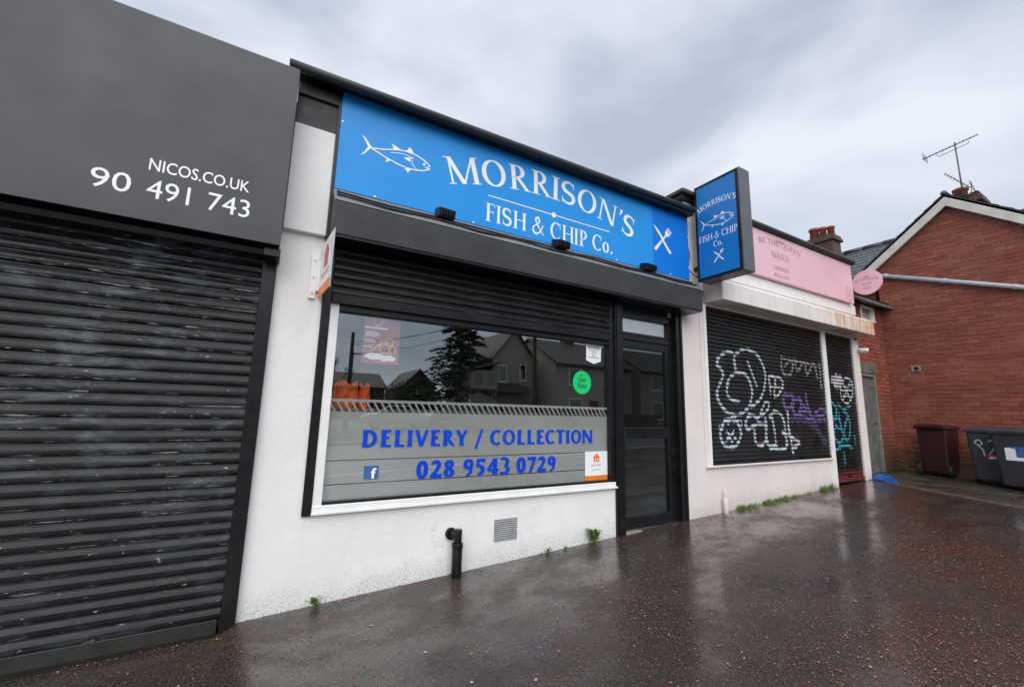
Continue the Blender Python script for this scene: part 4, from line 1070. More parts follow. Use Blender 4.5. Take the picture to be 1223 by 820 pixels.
wn_ = thing('small_window', '', '', (10.3, IY, 3.36)); del wn_['label']; del wn_['category']; child(wn_, iw); wn_.location = (10.3, IY, 3.36)
MB().box(10.0, 10.62, IY-.01, IY+.06, 3.361, 3.40).build('sill', 'white_frame', wn_, .003)
MB().box(10.0, 10.05, IY+.0, IY+.06, 3.401, 3.68).build('frame', 'white_frame', wn_, .003)
MB().box(10.57, 10.62, IY+.0, IY+.06, 3.401, 3.68).build('frame', 'white_frame', wn_, .003)
MB().box(10.051, 10.569, IY+.0, IY+.06, 3.645, 3.68).build('frame', 'white_frame', wn_, .003)
box('pane', 10.05, 10.57, IY+.03, IY+.035, 3.40, 3.645, 'window_glass', wn_)
box('blind', 10.05, 10.57, IY+.045, IY+.055, 3.40, 3.68, 'white_frame', wn_)
MB().box(9.27, GX+.0, IY-.14, IY+.16, 3.70, 3.79).build('fascia_board', 'black_trim', iw, .004)
MB().box(9.27, GX+.0, IY-.20, IY-.14, 3.66, 3.71).build('gutter', 'lead_grey', iw, .01)
box('roof', 9.27, GX+.2, IY+.0, 3.0, 3.795, 3.85, 'dark_panel', iw)
# bargeboards
def barge(ya, za, yb, zb, dep, nm='bargeboard'):
    MB().prism([(GX-.10, ya, za), (GX-.10, yb, zb), (GX-.10, yb, zb-dep), (GX-.10, ya, za-dep)], (.045, 0, 0), 0).build(nm, 'barge_paint', bh, .004)
TP = APZ+.16
barge(APY+.0005, TP, YB+.16, TP-(YB+.16-APY)*.81, .235); barge(APY-.0005, TP, YF-.2, TP-(APY-YF+.2)*.81, .235)
MB().prism([(GX-.055, APY, TP-.02), (GX-.055, YB+.16, TP-.02-(YB+.16-APY)*.81), (GX-.055, YB+.16, TP-.06-(YB+.16-APY)*.81), (GX-.055, APY, TP-.06)], (.08,0,0), 0).build('soffit', 'barge_paint', bh)
MB().prism([(GX-.055, APY, TP-.02), (GX-.055, YF-.2, TP-.02-(APY-YF+.2)*.81), (GX-.055, YF-.2, TP-.06-(APY-YF+.2)*.81), (GX-.055, APY, TP-.06)], (.08,0,0), 0).build('soffit', 'barge_paint', bh)
# gable wing roof and main roof with slates
def roof_plane(name, o_, ux, vx, nu, nv, parent, w, h, mat='slate'):
    """base slab + lapped slates; o_ lower corner, ux along eave, vx up slope (unit vectors)"""
    O = Vector(o_); u = Vector(ux).normalized(); v = Vector(vx).normalized(); nn = u.cross(v).normalized()
    if nn.z < 0: nn = -nn
    W_, H_ = nu*w, nv*h
    MB().prism([O, O+u*W_, O+u*W_+v*H_, O+v*H_], nn*-.05, 0).build(name, mat, parent)
    mb = MB()
    for j in range(nv):
        for i in range(nu+1):
            a = max(0, (i-(.5 if j % 2 else 0))*w)+.003; b = min(W_, (i+1-(.5 if j % 2 else 0))*w)-.003
            if b-a < .03: continue
            l0 = .014+random.uniform(0,.006); p = O+u*a+v*(j*h); q = O+u*b+v*(j*h)
            mb.add([p+nn*l0, q+nn*l0, q+v*h*1.15+nn*.004, p+v*h*1.15+nn*.004, p-nn*.002, q-nn*.002], [(0,1,2,3),(0,4,5,1)])
    o = mb.build('slates', mat, parent); stuff(o)
sl_ = math.atan(.81)
roof_plane('gable_roof', (GX-.10, APY-1.62, TP+.01-1.62*.81), (1,0,0), (0, math.cos(sl_), math.sin(sl_)), 24, 10, bh, .25, 1.62/math.cos(sl_)/10)
roof_plane('gable_roof', (GX-.10, APY+1.52, TP+.01-1.52*.81), (1,0,0), (0, -math.cos(sl_), math.sin(sl_)), 24, 10, bh, .25, 1.52/math.cos(sl_)/10)
MB().tube([(GX-.10, APY, TP+.02), (17, APY, TP+.02)], .05, 10).build('ridge', 'ridge_tile', bh, 0, True)
RX, RZ = 13.2, 5.83
ex, ez = 11.05, 4.15
roof_plane('main_roof', (ex, .30, ez), (0,1,0), (RX-ex, 0, RZ-ez), 25, 14, bh, .22, math.hypot(RX-ex, RZ-ez)/14)
MB().prism([(RX, .3, RZ), (RX, 5.8, RZ), (RX+2.6, 5.8, ez), (RX+2.6, .3, ez)], (0,0,-.05), 0).build('rear_roof', 'slate', bh)
mb = MB()
for i in range(13): mb.tube([(RX, .3+i*.42, RZ+.015), (RX, .3+i*.42+.40, RZ+.015)], .075, 10)
mb.build('ridge_tiles', 'ridge_tile', bh, 0, True)
def stack(x0, x1, y0, y1, z0, z1, pots, name, parent, label=None):
    MB().box(x0, x1, y0, y1, z0, z1-.16).build('chimney_stack', 'stack_brick', parent, .006)
    MB().box(x0-.05, x1+.05, y0-.05, y1+.05, z1-.159, z1-.08).box(x0-.02, x1+.02, y0-.02, y1+.02, z1-.08, z1).build('chimney_cap', 'stack_brick', parent, .006)
    for (px, py, r, h) in pots:
        MB().lathe([(r*.95, 0), (r*.85, h*.75), (r*1.05, h*.76), (r*1.08, h*.95), (r*.9, h), (r*.75, h), (r*.7, h*.6)], (px, py, z1), 16).build('chimney_pot', 'terracotta', parent, 0, True)
stack(12.55, 13.0, 1.55, 2.12, 5.0, 6.28, [(12.70, 2.02, .12, .33), (12.72, 1.82, .09, .30), (12.74, 1.64, .09, .27)], 'chimney', bh)
stack(11.50, 11.92, -1.34, -1.00, 5.2, 5.80, [(11.66, -1.07, .115, .24)], 'chimney', bh)
mb = MB()
for i in range(26): mb.lathe([(.0,0),(.035,.01),(.03,.03),(.0,.04)], (11.50+random.uniform(0,.1), -1.0+random.uniform(-.35,.02), 5.79+random.uniform(0,.03)), 6)
o = mb.build('moss', 'moss', bh); stuff(o)
# sloping waste pipe across the gable
pw = thing('waste_pipe', 'grey pipe sloping across the red brick gable', 'pipe', (GX-.05, -1, 4))
def pz(y): return 4.395+(y-.06)*.385
MB().tube([(GX-.05, .10, pz(.10)), (GX-.05, -2.30, pz(-2.30))], .042, 14).build('pipe', 'pipe_grey', pw, 0, True)
for y in (.0, -.85, -1.7): MB().tube([(GX-.05, y+.03, pz(y+.03)), (GX-.05, y-.03, pz(y-.03))], .050, 14).build('clip', 'pipe_grey', pw, .002, True)
# vent block on the gable
vb = thing('vent_block', 'small square vent block with dark hole in the brick gable', 'vent', (GX-.01, -.2, 2.28))
vp = on_x((1094, 440), GX)
MB().box(GX-.018, GX+.0, vp.y-.07, vp.y+.07, vp.z-.055, vp.z+.055).build('block', 'concrete', vb, .004)
MB().tube([(GX-.0185, vp.y-.01, vp.z), (GX-.022, vp.y-.01, vp.z)], .040, 16).build('hole', 'rubber', vb)
# aerials
ae = thing('tv_aerial', 'tall television aerial with long angled boom on chimney', 'aerial', (11.5, -1.12, 5.8))
AX = 11.47
a0, a1 = on_x((1151, 236), AX), on_x((1140, 170), AX)
MB().tube([a0-Vector((0,0,.15)), a1], .013, 8).build('mast', 'mast_grey', ae, 0, True)
b0, b1 = on_x((1103, 190), AX), on_x((1167, 161), AX)
MB().tube([b0, b1], .010, 6).build('boom', 'mast_grey', ae)
c0, c1 = on_x((1121, 185), AX), on_x((1156, 169), AX)
MB().tube([c0.lerp(b0, .1), c0-Vector((0,0,.04)), c1-Vector((0,0,.04)), c1.lerp(b1, .1)], .007, 6).build('boom_stay', 'mast_grey', ae)
for i in range(17):
    p = b0.lerp(b1, i/16); L_ = .055-.0015*i
    MB().tube([p-Vector((L_,0,.0)), p+Vector((L_,0,.0))], .004, 5).build('element', 'mast_grey', ae)
    if i % 2 == 0: MB().tube([p-Vector((0,0,.022)), p+Vector((0,0,.022))], .005, 5).build('element_clip', 'mast_grey', ae)
rf = b0.lerp(b1, .03)
for k in range(4): MB().tube([rf+Vector((-.14,0,-.06+.04*k)), rf+Vector((.14,0,-.06+.04*k))], .005, 5).build('reflector', 'mast_grey', ae)
a2 = thing('tv_aerial', 'small tilted second television aerial low on the mast', 'aerial', (11.5, -1.1, 5.9))
d0, d1 = on_x((1129, 208), AX-.03), on_x((1159, 224), AX-.03)
MB().tube([d0, d1], .008, 6).build('boom', 'mast_grey', a2)
for i in range(8):
    p = d0.lerp(d1, i/8); MB().tube([p-Vector((.06,0,0)), p+Vector((.06,0,0))], .004, 5).build('element', 'mast_grey', a2)
    MB().tube([p-Vector((0,-.02,.03)), p+Vector((0,-.02,.03))], .004, 5).build('element', 'mast_grey', a2)
for k in range(5):
    p = d1+Vector((0, -.02+.01*k, -.10+.05*k)); MB().tube([p-Vector((.12,.03,0)), p+Vector((.12,-.03,0))], .005, 5).build('reflector', 'mast_grey', a2)
MB().tube([d1+Vector((0,.0,-.13)), d1+Vector((0,-.02,.13))], .006, 5).build('reflector_frame', 'mast_grey', a2)
# far roof corner behind the gable
nb = thing('far_house', 'dark slate roof peeping over the right slope of the gable', 'building', (18, -1.8, .5))
q0 = on_x((1196, 258), 17.5); q1 = on_x((1223, 249), 17.5)
dirv = (q1-q0); q2 = q0+dirv*3.2
MB().prism([q0, q2, q2+Vector((3,0,-2.2)), q0+Vector((3,0,-2.2))], (0,0,-.08), 0).build('roof', 'slate', nb)
MB().prism([(17.6,q0.y-.0,q0.z-.09),(17.6,q2.y,q2.z-.09),(17.6,q2.y,.5),(17.6,q0.y,.5)], (2.8,0,0), 0).build('wall', 'brick_mass', nb)

# ------------------------------------------------------------------ wheelie bins
def bin_(x, y, rz, mat, label, h=.90, k=1.0):
    g = gh(x, y)+.006
    t_ = thing('wheelie_bin', label, 'bin', (x, y, g), 'wheelie bins against the brick gable', rz)
    def part(mb, nm, m, bev=0, sm_=False):
        o = mb.build(nm, m, None, bev, sm_); o.parent = t_; return o
    # local: front faces -x, depth along x, width along y
    w0, w1, d0, d1 = .45*k, .54*k, .44*k, .56*k
    z0, z1 = .05, h-.075
    b = MB()
    b.add([(-d0/2,-w0/2,z0),(d0/2,-w0/2,z0),(d0/2,w0/2,z0),(-d0/2,w0/2,z0),(-d1/2,-w1/2,z1),(d0/2+.03,-w1/2,z1),(d0/2+.03,w1/2,z1),(-d1/2,w1/2,z1)],
          [(0,3,2,1),(4,5,6,7),(0,1,5,4),(1,2,6,5),(2,3,7,6),(3,0,4,7)])
    bo = part(b, 'body', mat, .03)
    part(MB().box(-d1/2-.02, d0/2+.05, -w1/2-.02, w1/2+.02, z1-.002, z1+.035), 'rim', mat, .008)
    lid = MB(); lid.add([(-d1/2-.035,-w1/2-.025,z1+.035),(d0/2+.06,-w1/2-.025,z1+.035),(d0/2+.06,w1/2+.025,z1+.035),(-d1/2-.035,w1/2+.025,z1+.035),
        (-d1/2+.02,-w1/2+.04,z1+.070),(d0/2+.03,-w1/2+.04,z1+.095),(d0/2+.03,w1/2-.04,z1+.095),(-d1/2+.02,w1/2-.04,z1+.070)],
        [(0,3,2,1),(4,5,6,7),(0,1,5,4),(1,2,6,5),(2,3,7,6),(3,0,4,7)])
    part(lid, 'lid', mat, .012)
    part(MB().tube([(d0/2+.09,-w1/2+.05,z1+.04),(d0/2+.09,w1/2-.05,z1+.04)], .014, 8), 'handle', mat)
    for s_ in (-1, 1):
        part(MB().tube([(d0/2-.02, s_*(w0/2+.01), .10), (d0/2-.02, s_*(w0/2+.06), .10)], .10, 18), 'wheel', 'rubber', .006, True)
    part(MB().tube([(d0/2-.02,-w0/2-.05,.10),(d0/2-.02,w0/2+.05,.10)], .012, 8), 'axle', 'steel')
    return t_, (d0, d1, w0, w1, z0, z1)
def bin_face(t_, dm, yv, zv, l=0):
    d0, d1, w0, w1, z0, z1 = dm
    u = (zv-z0)/(z1-z0); return (-(d0+(d1-d0)*u)/2-.004-l, yv, zv)
bin_(10.60, -.545, math.radians(172), 'bin_maroon', 'dark maroon wheelie bin turned with wheels outward against brick wall', .895, .80)
tb, dm = bin_(10.32, -1.30, math.radians(4), 'bin_black', 'black wheelie bin with painted white number and red sticker', .89)
mb = MB(); polys = []
for ln in ([(.13,.60),(.18,.66),(.13,.70),(.10,.64),(.14,.60),(.10,.55),(.09,.45)], [(.03,.68),(-.02,.70),(-.05,.66),(-.01,.55),(.03,.47),(-.06,.46)]):
    polys += pen(sm([(p[0], p[1]) for p in ln], 3), .020, 0, 0)
flat_quads(mb, polys, lambda a, b, l: bin_face(tb, dm, a, b, l)); o = mb.build('painted_number', 'print_pale', None); o.parent = tb; stuff(o)
mb = MB(); flat_quads(mb, [[(-.12,.40),(.06,.40),(.06,.47),(-.12,.47)]], lambda a, b, l: bin_face(tb, dm, a, b, l+.001)); o = mb.build('sticker', 'red_print', None); o.parent = tb
mb = MB(); flat_quads(mb, [[(-.11,.415),(.04,.415),(.04,.44),(-.11,.44)]], lambda a, b, l: bin_face(tb, dm, a, b, l+.002)); o = mb.build('sticker', 'white_vinyl', None); o.parent = tb
tb, dm = bin_(10.05, -1.66, math.radians(-3), 'bin_black', 'black wheelie bin with white and blue square sticker', .90)
mb = MB(); flat_quads(mb, [[(-.12,.44),(.14,.44),(.14,.49),(-.12,.49)], [(.03,.49),(.14,.49),(.14,.62),(.03,.64)]], lambda a, b, l: bin_face(tb, dm, a, b, l)); o = mb.build('sticker', 'white_vinyl', None); o.parent = tb
mb = MB(); flat_quads(mb, [[(-.09,.50),(.03,.50),(.03,.60),(-.09,.60)], [(-.09,.60),(.08,.62),(.08,.65),(-.09,.64)]], lambda a, b, l: bin_face(tb, dm, a, b, l+.001)); o = mb.build('sticker', 'logo_blue', None); o.parent = tb
# blue bag
mb = MB(); nx_, ny_ = 12, 8; vs = []
for j in range(ny_):
    for i in range(nx_):
        u, v = i/(nx_-1), j/(ny_-1); x = 9.26-.16*u+.10*(v-.5); y = -.03-.36*u+.16*(v-.5)
        vs.append((x, y, gh(x,y)+.008+.10*math.sin(PI*u)**.6*math.sin(PI*v)**.6*(.6+.8*random.random())))
mb.add(vs, [(j*nx_+i, j*nx_+i+1, (j+1)*nx_+i+1, (j+1)*nx_+i) for j in range(ny_-1) for i in range(nx_-1)])
tag(mb.build('plastic_bag', 'bag_blue'), 'crumpled blue plastic bag on the ground by the pink pilaster', 'bag')

# ------------------------------------------------------------------ weeds and grass at the wall foot
def weed(x, y, h, n_, mat, label, broad=.35, group=None):
    g = gh(x, y); mb = MB()
    for i in range(n_):
        a = random.uniform(0, 2*PI); le = h*random.uniform(.4, .9)*(.62 if broad > .6 else 1); tilt = random.uniform(.3, 1.25)
        d = Vector((math.cos(a), -abs(math.sin(a))*.9+.05, 0)); s_ = Vector((-math.sin(a), math.cos(a), 0))
        p0 = Vector((x+random.uniform(-.02,.02), y, g)); z0_ = random.uniform(0, h*.55) if broad > .25 else 0
        p0.z += z0_; w = le*broad*.3
        pts = [p0, p0+d*le*.35*tilt+Vector((0,0,le*.45)), p0+d*le*.75*tilt+Vector((0,0,le*.62)), p0+d*le*tilt+Vector((0,0,le*.60))]
        mb.add([pts[0]-s_*w*.2, pts[0]+s_*w*.2, pts[1]-s_*w, pts[1]+s_*w, pts[2]-s_*w*.8, pts[2]+s_*w*.8, pts[3]], [(0,1,3,2),(2,3,5,4),(4,5,6)])
    if broad > .25:
        for i in range(3): mb.tube([(x,y,g),(x+random.uniform(-.03,.03),y-.01,g+h*.7)], .004, 5)
    return tag(mb.build('weed', mat), label, 'weed', group)
random.seed(11)
weed(2.955, -.03, .175, 120, 'weed_grey', 'bushy green weed at the wall foot beside the door post', .75)
weed(.42, -.03, .075, 26, 'weed_green', 'small dandelion weed at the foot of the white wall', .55)
weed(2.42, -.02, .055, 22, 'weed_green', 'low weed tuft at the wall foot under the vent grille', .4)
weed(2.62, -.02, .035, 12, 'weed_green', 'tiny weed sprig between the tuft and the bushy weed', .4)
mb = MB()
for i in range(1100):
    u = random.random(); x = 5.35+u*2.5
    if math.sin(x*5.1)+math.sin(x*2.3+1)+.6*math.sin(x*17) < .1 and random.random() < .90: continue
    y = -random.random()**1.5*(.05+.05*abs(math.sin(x*7)))-.004; h = random.uniform(.015, .09)*(.6+.5*abs(math.sin(x*9)))*(1.15 if x > 7 else .8)
    a = random.uniform(0, 2*PI); dx, dy = math.cos(a)*h*.5, -abs(math.sin(a))*h*.5; w = .005
    z = gh(x, y)
    mb.add([(x-w,y,z),(x+w,y,z),(x+dx*.4+w*.7,y+dy*.4,z+h*.65),(x+dx*.4-w*.7,y+dy*.4,z+h*.65),(x+dx,y+dy,z+h)], [(0,1,2,3),(3,2,4)])
stuff(mb.build('grass', 'weed_green'), 'strip of short grass along the foot of the pink wall', 'grass')
mb = MB()
for i in range(260):
    x = 9.2+random.random()*1.7; y = .13-random.random()*.12
    z = gh(x,y); h = random.uniform(.02,.05); mb.add([(x-.006,y,z),(x+.006,y,z),(x+random.uniform(-.02,.02),y-.02,z+h)], [(0,1,2)])
stuff(mb.build('alley_grass', 'moss'), 'sparse mossy growth along the foot of the yard wall', 'moss')

# ------------------------------------------------------------------ blossom litter on the wet pavement
random.seed(23)
def patch(x, y): return .5+.5*math.sin(x*1.15+.8*math.sin(y*1.9+.3))*math.sin(y*1.6+1.1+.7*math.sin(x*.8))
def litter(name, n_, mat, smin, smax, dens, label, cat):
    mb = MB(); k = 0
    while k < n_:
        x = random.uniform(-.9, 9.4); y = -random.random()**.9*3.4-.01
        if random.random() > dens(x, y): continue
        u_, v_, d_ = project((x, y, gh(x,y)))
        if d_ < .3 or u_ > PW+80: continue
        s_ = smin+(smax-smin)*random.random()**1.7; a = random.uniform(0, 2*PI); z = gh(x, y)+.0055
        vs = []
        for j in range(5):
            r = s_*random.uniform(.45, 1.0); b = a+j*2*PI/5
            vs.append((x+r*math.cos(b)*1.0, y+r*math.sin(b)*.7, z+random.uniform(0, s_*.35)))
        mb.add(vs, [(0,1,2),(0,2,3),(0,3,4)]); k += 1
    return stuff(mb.build(name, mat), label, cat)
def dens_red(x, y):
    d = patch(x, y)**1.6*.7+.10
    if y > -.10: d += .9
    elif y > -.25: d += .25
    if x < 1.3: d *= .3
    elif x < 3 and y > -1.6: d *= .35
    if x > 2.6: d += .10
    return min(1, d)
def dens_big(x, y):
    c_ = patch(x*1.3+2, y*1.2)**2
    return min(1, (c_*.9+.04)*(1.0 if x > 2.2 or y < -1.9 else .22)+(.8 if y > -.08 else 0))
litter('leaf_litter', 8500, 'petal_red', .005, .0125, dens_big, 'larger rusty petals and leaf scraps clustered on the wet pavement', 'litter')
litter('blossom_litter', 18000, 'petal_red', .002, .008, dens_red, 'rusty red blossom litter scattered over the wet pavement', 'litter')
litter('pale_litter', 200, 'petal_pale', .002, .008, lambda x, y: .6, 'pale scraps and grit specks on the wet pavement', 'litter')
for i, (px, py) in enumerate(((443, 747), (563, 815), (508, 779), (640, 812), (882, 659), (1022, 718), (1040, 797))):
    p = zray((px, py)); mb = MB(); a = random.uniform(0, 3)
    mb.add([(p.x+.011*random.uniform(.6,1.1)*math.cos(b_*PI/5), p.y+.011*random.uniform(.6,1.1)*math.sin(b_*PI/5), p.z+.0045+random.uniform(0,.002)) for b_ in range(10)]+[(p.x, p.y, p.z+.007)], [(b_, (b_+1)%10, 10) for b_ in range(10)])
    tag(mb.build('flattened_gum', 'gum_grey'), 'flattened pale blob of gum on the wet pavement', 'gum', 'gum spots on the pavement')

# ================================================================== ACROSS THE STREET (mirrored in the shop glass)
def house(x0, x1, yf, depth, eave, ridge, wall, label, gable_front=True, zb=.3, wins=(), porch=None):
    t_ = thing('house', label, 'house', ((x0+x1)/2, yf, zb))
    xm = (x0+x1)/2
    if gable_front:
        MB().prism([(x0,yf,zb-.6),(x1,yf,zb-.6),(x1,yf,eave),(xm,yf,ridge),(x0,yf,eave)], (0,-depth,0), 1).build('wall', wall, t_)
        for s_, xe in ((-1, x0), (1, x1)):
            dx, dz = xe-xm, eave-ridge
            MB().prism([(xm, yf+.3, ridge+.02),(xe+dx*.08, yf+.3, eave+dz*.08+.02),(xe+dx*.08, yf+.3, eave+dz*.08+.16),(xm, yf+.3, ridge+.16)], (0,-depth-.6,0), 1).build('roof', 'roof_tile', t_)
    else:
        MB().prism([(x0,yf,zb-.6),(x0,yf,eave),(x0,yf-depth/2,ridge),(x0,yf-depth,eave),(x0,yf-depth,zb-.6)], (x1-x0,0,0), 0).build('wall', wall, t_)
        for ye in (yf, yf-depth):
            dy, dz = ye-(yf-depth/2), eave-ridge
            MB().prism([(x0-.2, yf-depth/2, ridge+.02),(x0-.2, ye+dy*.1, eave+dz*.1+.02),(x0-.2, ye+dy*.1, eave+dz*.1+.16),(x0-.2, yf-depth/2, ridge+.16)], (x1-x0+.4,0,0), 0).build('roof', 'roof_tile', t_)
    for (a, b, c, d) in wins:
        w = thing('window', '', '', ((a+b)/2, yf, c)); del w['label']; del w['category']; child(w, t_); w.location = ((a+b)/2, yf, c)
        MB().box(a-.06, b+.06, yf+.004, yf+.07, c-.10, c-.02).build('sill', 'white_frame', w)
        MB().box(a, a+.06, yf+.003, yf+.05, c, d).box(b-.06, b, yf+.003, yf+.05, c, d).box(a+.06, b-.06, yf+.003, yf+.05, d-.06, d).box(a+.06, b-.06, yf+.003, yf+.05, c, c+.06).build('frame', 'white_frame', w)
        box('pane', a+.06, b-.06, yf+.006, yf+.02, c+.06, d-.06, 'far_glass', w)
    return t_
YH = -25.9
h1 = house(15.0, 18.9, YH, 9, 5.5, 7.9, 'cream_render', 'cream gabled house across the road with lean-to porch roof', True, .4, ((15.5,16.3,3.7,5.0),(17.5,18.1,3.9,5.2)))
MB().prism([(12.8,YH+.9,.2),(14.99,YH+.9,.2),(14.99,YH+.9,4.4),(12.8,YH+.9,4.4)], (0,-5,0), 1).build('side_wing', 'cream_render', h1)
MB().prism([(12.6,YH+1.2,4.3),(15.2,YH+1.2,5.0),(15.2,YH+1.2,5.15),(12.6,YH+1.2,4.45)], (0,-5.6,0), 1).build('side_roof', 'roof_tile', h1)
MB().prism([(12.4,YH+1.0,2.95),(18.6,YH+1.0,2.95),(17.4,YH+.05,3.6),(13.4,YH+.05,3.6)], (0,.02,-.14), 1).build('porch_roof', 'roof_tile', h1)
for x in (13.2,14.2): box('window', x, x+.55, YH+.905, YH+.93, 3.3, 4.2, 'far_glass', h1)
for x in (12.7, 18.2): box('porch_post', x, x+.12, YH+.85, YH+.97, -.2, 2.9, 'white_frame', h1)
h2 = house(19.3, 27.5, YH+2.5, 8, 5.3, 7.6, 'cream_render', 'long cream house across the road with four front windows', False, .4, ((20.6,21.9,3.6,4.9),(24.2,25.5,3.6,4.9),(20.6,21.9,1.0,2.5),(24.2,25.5,1.0,2.5)))
box('door', 22.7, 23.6, YH+2.504, YH+2.55, .2, 2.4, 'door_red', h2); box('chimney', 23, 24, YH-2.0, YH-1.2, 7.2, 8.8, 'stack_brick', h2)
house(28.6, 40, YH+2.5, 8, 5.3, 7.6, 'cream_render', 'cream terraced house farther up the road with dark tiled roof', False, .4, ((30,31.4,3.6,4.9),(34,35.4,3.6,4.9),(30,31.4,1,2.5)))
h3 = house(6.0, 11.0, -44, 8, 3.6, 5.2, 'stack_brick', 'distant dark brick bungalow behind the parked cars', False, .1, ((7,8,1.2,2.2),(9,10,1.2,2.2)))
house(13.4, 17.5, -46, 8, 3.9, 6.0, 'stack_brick', 'distant dark gabled house behind the conifer', True, .1, ((14.5,15.3,2.6,3.6),))
house(-14, -2, -30, 8, 5, 7.2, 'stack_brick', 'brick house across the road far to the left', False, 0, ((-12,-10.8,3.4,4.6),(-6,-4.8,3.4,4.6)))
# walls in front of the houses
tag(MB().box(10.5, 27, -20.4, -20.2, -.3, 1.35).build('garden_wall', 'stack_brick', None, .02), 'low brick garden wall in front of the cream houses', 'wall')
# conifer
def conifer(x, y, h, r, label):
    zb = .1; t_ = thing('conifer_tree', label, 'tree', (x, y, zb))
    MB().tube([(x,y,zb-.4),(x+.1,y,zb+h*.5),(x,y,zb+h*.95)], .22, 8, True, .03).build('trunk', 'bark', t_)
    mb = MB()
    for i in range(190):
        u = (i+random.random())/190; z = zb+h*(.12+.86*u); L_ = r*(1-u)**.75*random.uniform(.55, 1.1)+.15; a = random.uniform(0, 2*PI)
        d = Vector((math.cos(a), math.sin(a), 0)); s_ = Vector((-math.sin(a), math.cos(a), 0))
        for k in range(44):
            t = random.random()**.7; p = Vector((x,y,z))+d*L_*t+Vector((0,0,-.28*L_*t*t+.1*L_*t))+s_*random.uniform(-.32,.32)*(1.1-t*.7)*L_*.5
            q = .16+.16*random.random(); e = (d*random.uniform(.2,1)+s_*random.uniform(-1,1)+Vector((0,0,random.uniform(-.5,.3)))).normalized()*q
            f_ = Vector((random.uniform(-1,1),random.uniform(-1,1),random.uniform(-1,1))).normalized()*q*.45
            mb.add([p-f_, p+e*.6-f_*.2, p+e*1.7, p+f_], [(0,1,2,3)])
    mb.build('crown', 'needle', t_)
conifer(12.9, -27.6, 10.6, 4.3, 'tall dark conifer standing beside the cream gabled house')
def shrub(x, y, w, h, label, n_=2600):
    t_ = thing('shrub', label, 'shrub', (x, y, 0))
    MB().tube([(x,y,-.2),(x,y,h*.5)], .09, 7, True, .03).build('trunk', 'bark', t_)
    mb = MB(); lobes = [(random.uniform(-.6,.6)*w, random.uniform(-.5,.5)*w*.6, random.uniform(.35,.75)*h, random.uniform(.25,.42)*w) for _ in range(9)]
    for i in range(n_):
        lx, ly, lz, lr = random.choice(lobes); v = Vector((random.gauss(0,1),random.gauss(0,1),random.gauss(0,1))).normalized()*lr*random.uniform(.55,1.05)
        p = Vector((x+lx, y+ly, lz))+v
        if p.z < 0: continue
        e = Vector((random.uniform(-1,1),random.uniform(-1,1),random.uniform(-1,1))).normalized()*.13; f_ = Vector((random.uniform(-1,1),random.uniform(-1,1),random.uniform(-1,1))).normalized()*.07
        mb.add([p-f_, p+e*.5, p+e, p+f_], [(0,1,2,3)])
    mb.build('crown', 'hedge_leaf', t_)
shrub(9.6, -33, 2.6, 3.9, 'dense dark shrub behind the parked cars across the road')
shrub(11.9, -34, 2.8, 4.3, 'broad dark shrub behind the dark parked hatchback')
shrub(17.2, -19.6, 1.2, 1.9, 'small garden shrub by the low brick wall', 1200)
# bare tree
def bare(x, y, h, label):
    t_ = thing('bare_tree', label, 'tree', (x, y, -.1)); mt = MB(); mc = MB()
    def grow(p, d, L_, r, lev, mb):
        e = p+d*L_; mb.tube([p, p.lerp(e,.5)+Vector((random.uniform(-.05,.05),random.uniform(-.05,.05),0))*L_, e], r, 5, False, r*.6)
        if lev == 0: return
        for k in range(3):
            nd = (d+Vector((random.uniform(-.75,.75),random.uniform(-.75,.75),random.uniform(-.1,.55)))).normalized(); grow(e, nd, L_*random.uniform(.6,.8), r*.6, lev-1, mc)
    grow(Vector((x,y,-.2)), Vector((0,0,1)), h*.3, .12, 5, mt)
    mt.build('trunk', 'bark', t_); mc.build('crown', 'bark', t_)
bare(2.7, -22, 5.2, 'leafless small tree across the road')
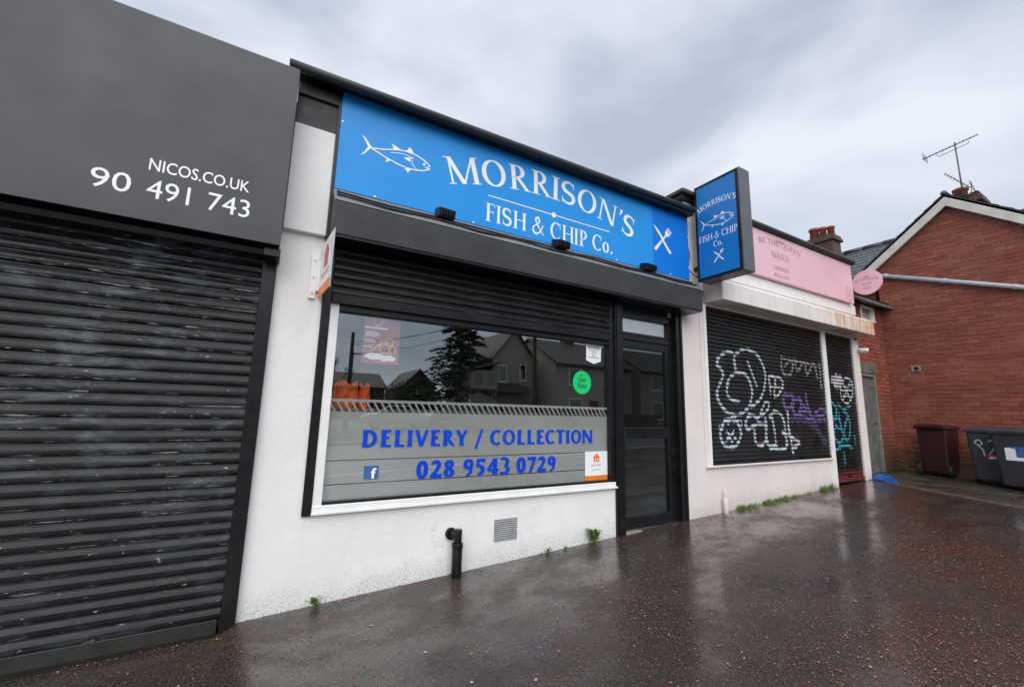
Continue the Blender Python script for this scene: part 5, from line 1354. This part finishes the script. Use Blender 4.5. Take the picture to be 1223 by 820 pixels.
# poles and wires
def pole(x, y, h, label, arm=False):
    t_ = thing('utility_pole', label, 'pole', (x, y, -.1))
    MB().tube([(x,y,-.4),(x,y,h)], .15, 10, True, .10).build('post', 'pole_wood', t_)
    if arm:
        MB().tube([(x,y,h*.78),(x+.9,y,h*.79)], .04, 6).build('arm', 'pole_wood', t_); MB().box(x-.22,x+.22,y-.2,y+.2,h*.36,h*.46).build('transformer_box', 'rubber', t_, .02)
        MB().box(x-.10,x+.12,y-.12,y+.12,h*.46,h*.80).build('cable_guard', 'pole_wood', t_)
    else:
        for z in (.95,.90): MB().tube([(x-.3,y,h*z),(x+.3,y,h*z)], .03, 6).build('insulator_arm', 'rubber', t_)
pole(4.18, -23.9, 6.0, 'tall wooden pole with side arm and box across the road', True)
pole(12.95, -16.6, 8.5, 'straight wooden telegraph pole in front of the cream house')
for k, (zA, zB) in enumerate(((5.4, 7.7), (5.2, 8.0), (4.6, 7.3))):
    pts = [Vector((4.18,-23.9,zA)).lerp(Vector((12.95,-16.6,zB)), i/16)-Vector((0,0,.5*math.sin(PI*i/16))) for i in range(17)]
    tag(MB().tube(pts, .014, 5).build('overhead_wire', 'cable_black', None), ('middle', 'topmost', 'lowest')[k]+' overhead wire sagging between the two wooden poles', 'wire', 'overhead wires across the road')
# parked cars
def car(x, y, rz, mat, label):
    t_ = thing('parked_car', label, 'car', (x, y, gh(x,-8)-.12), 'cars parked across the road', rz)
    def part(mb, nm, m, bev=0):
        o = mb.build(nm, m, None, bev); o.parent = t_; return o
    pr = [(-2.05,.30),(-2.1,.62),(-1.95,.86),(-1.2,.95),(-.55,1.42),(.75,1.45),(1.45,1.0),(2.0,.92),(2.08,.6),(2.02,.30)]
    part(MB().prism([(a,-.84,b) for a,b in pr], (0,1.68,0), 1), 'body', mat, .07)
    gp = [(-1.08,.97),(-.52,1.37),(.70,1.39),(1.28,1.0)]
    for y_ in (-.848, .842): part(MB().prism([(a,y_,b) for a,b in gp], (0,.006,0), 1), 'side_window', 'far_glass')
    part(MB().add([(-1.19,-.72,.98),(-1.19,.72,.98),(-.58,.66,1.40),(-.58,-.66,1.40)], [(0,1,2,3)]), 'windscreen', 'far_glass')
    for wx in (-1.3, 1.3):
        for wy in (-.80, .66):
            w = part(MB().tube([(wx,wy,.32),(wx,wy+.16,.32)], .32, 18), 'wheel', 'rubber', .02)
            r = MB().tube([(wx,wy-.004 if wy<0 else wy+.161,.32),(wx,wy+.0 if wy<0 else wy+.165,.32)], .19, 14).build('rim', 'steel', None); r.parent = w
    for wy in (-.6,.6): part(MB().box(-2.10,-2.04,wy-.15,wy+.15,.62,.76), 'headlight', 'white_plastic', .02)
    return t_
car(7.2, -24.0, .15, 'car_silver', 'silver hatchback parked across the road')
car(11.4, -24.6, -.1, 'car_dark', 'dark hatchback parked across the road')
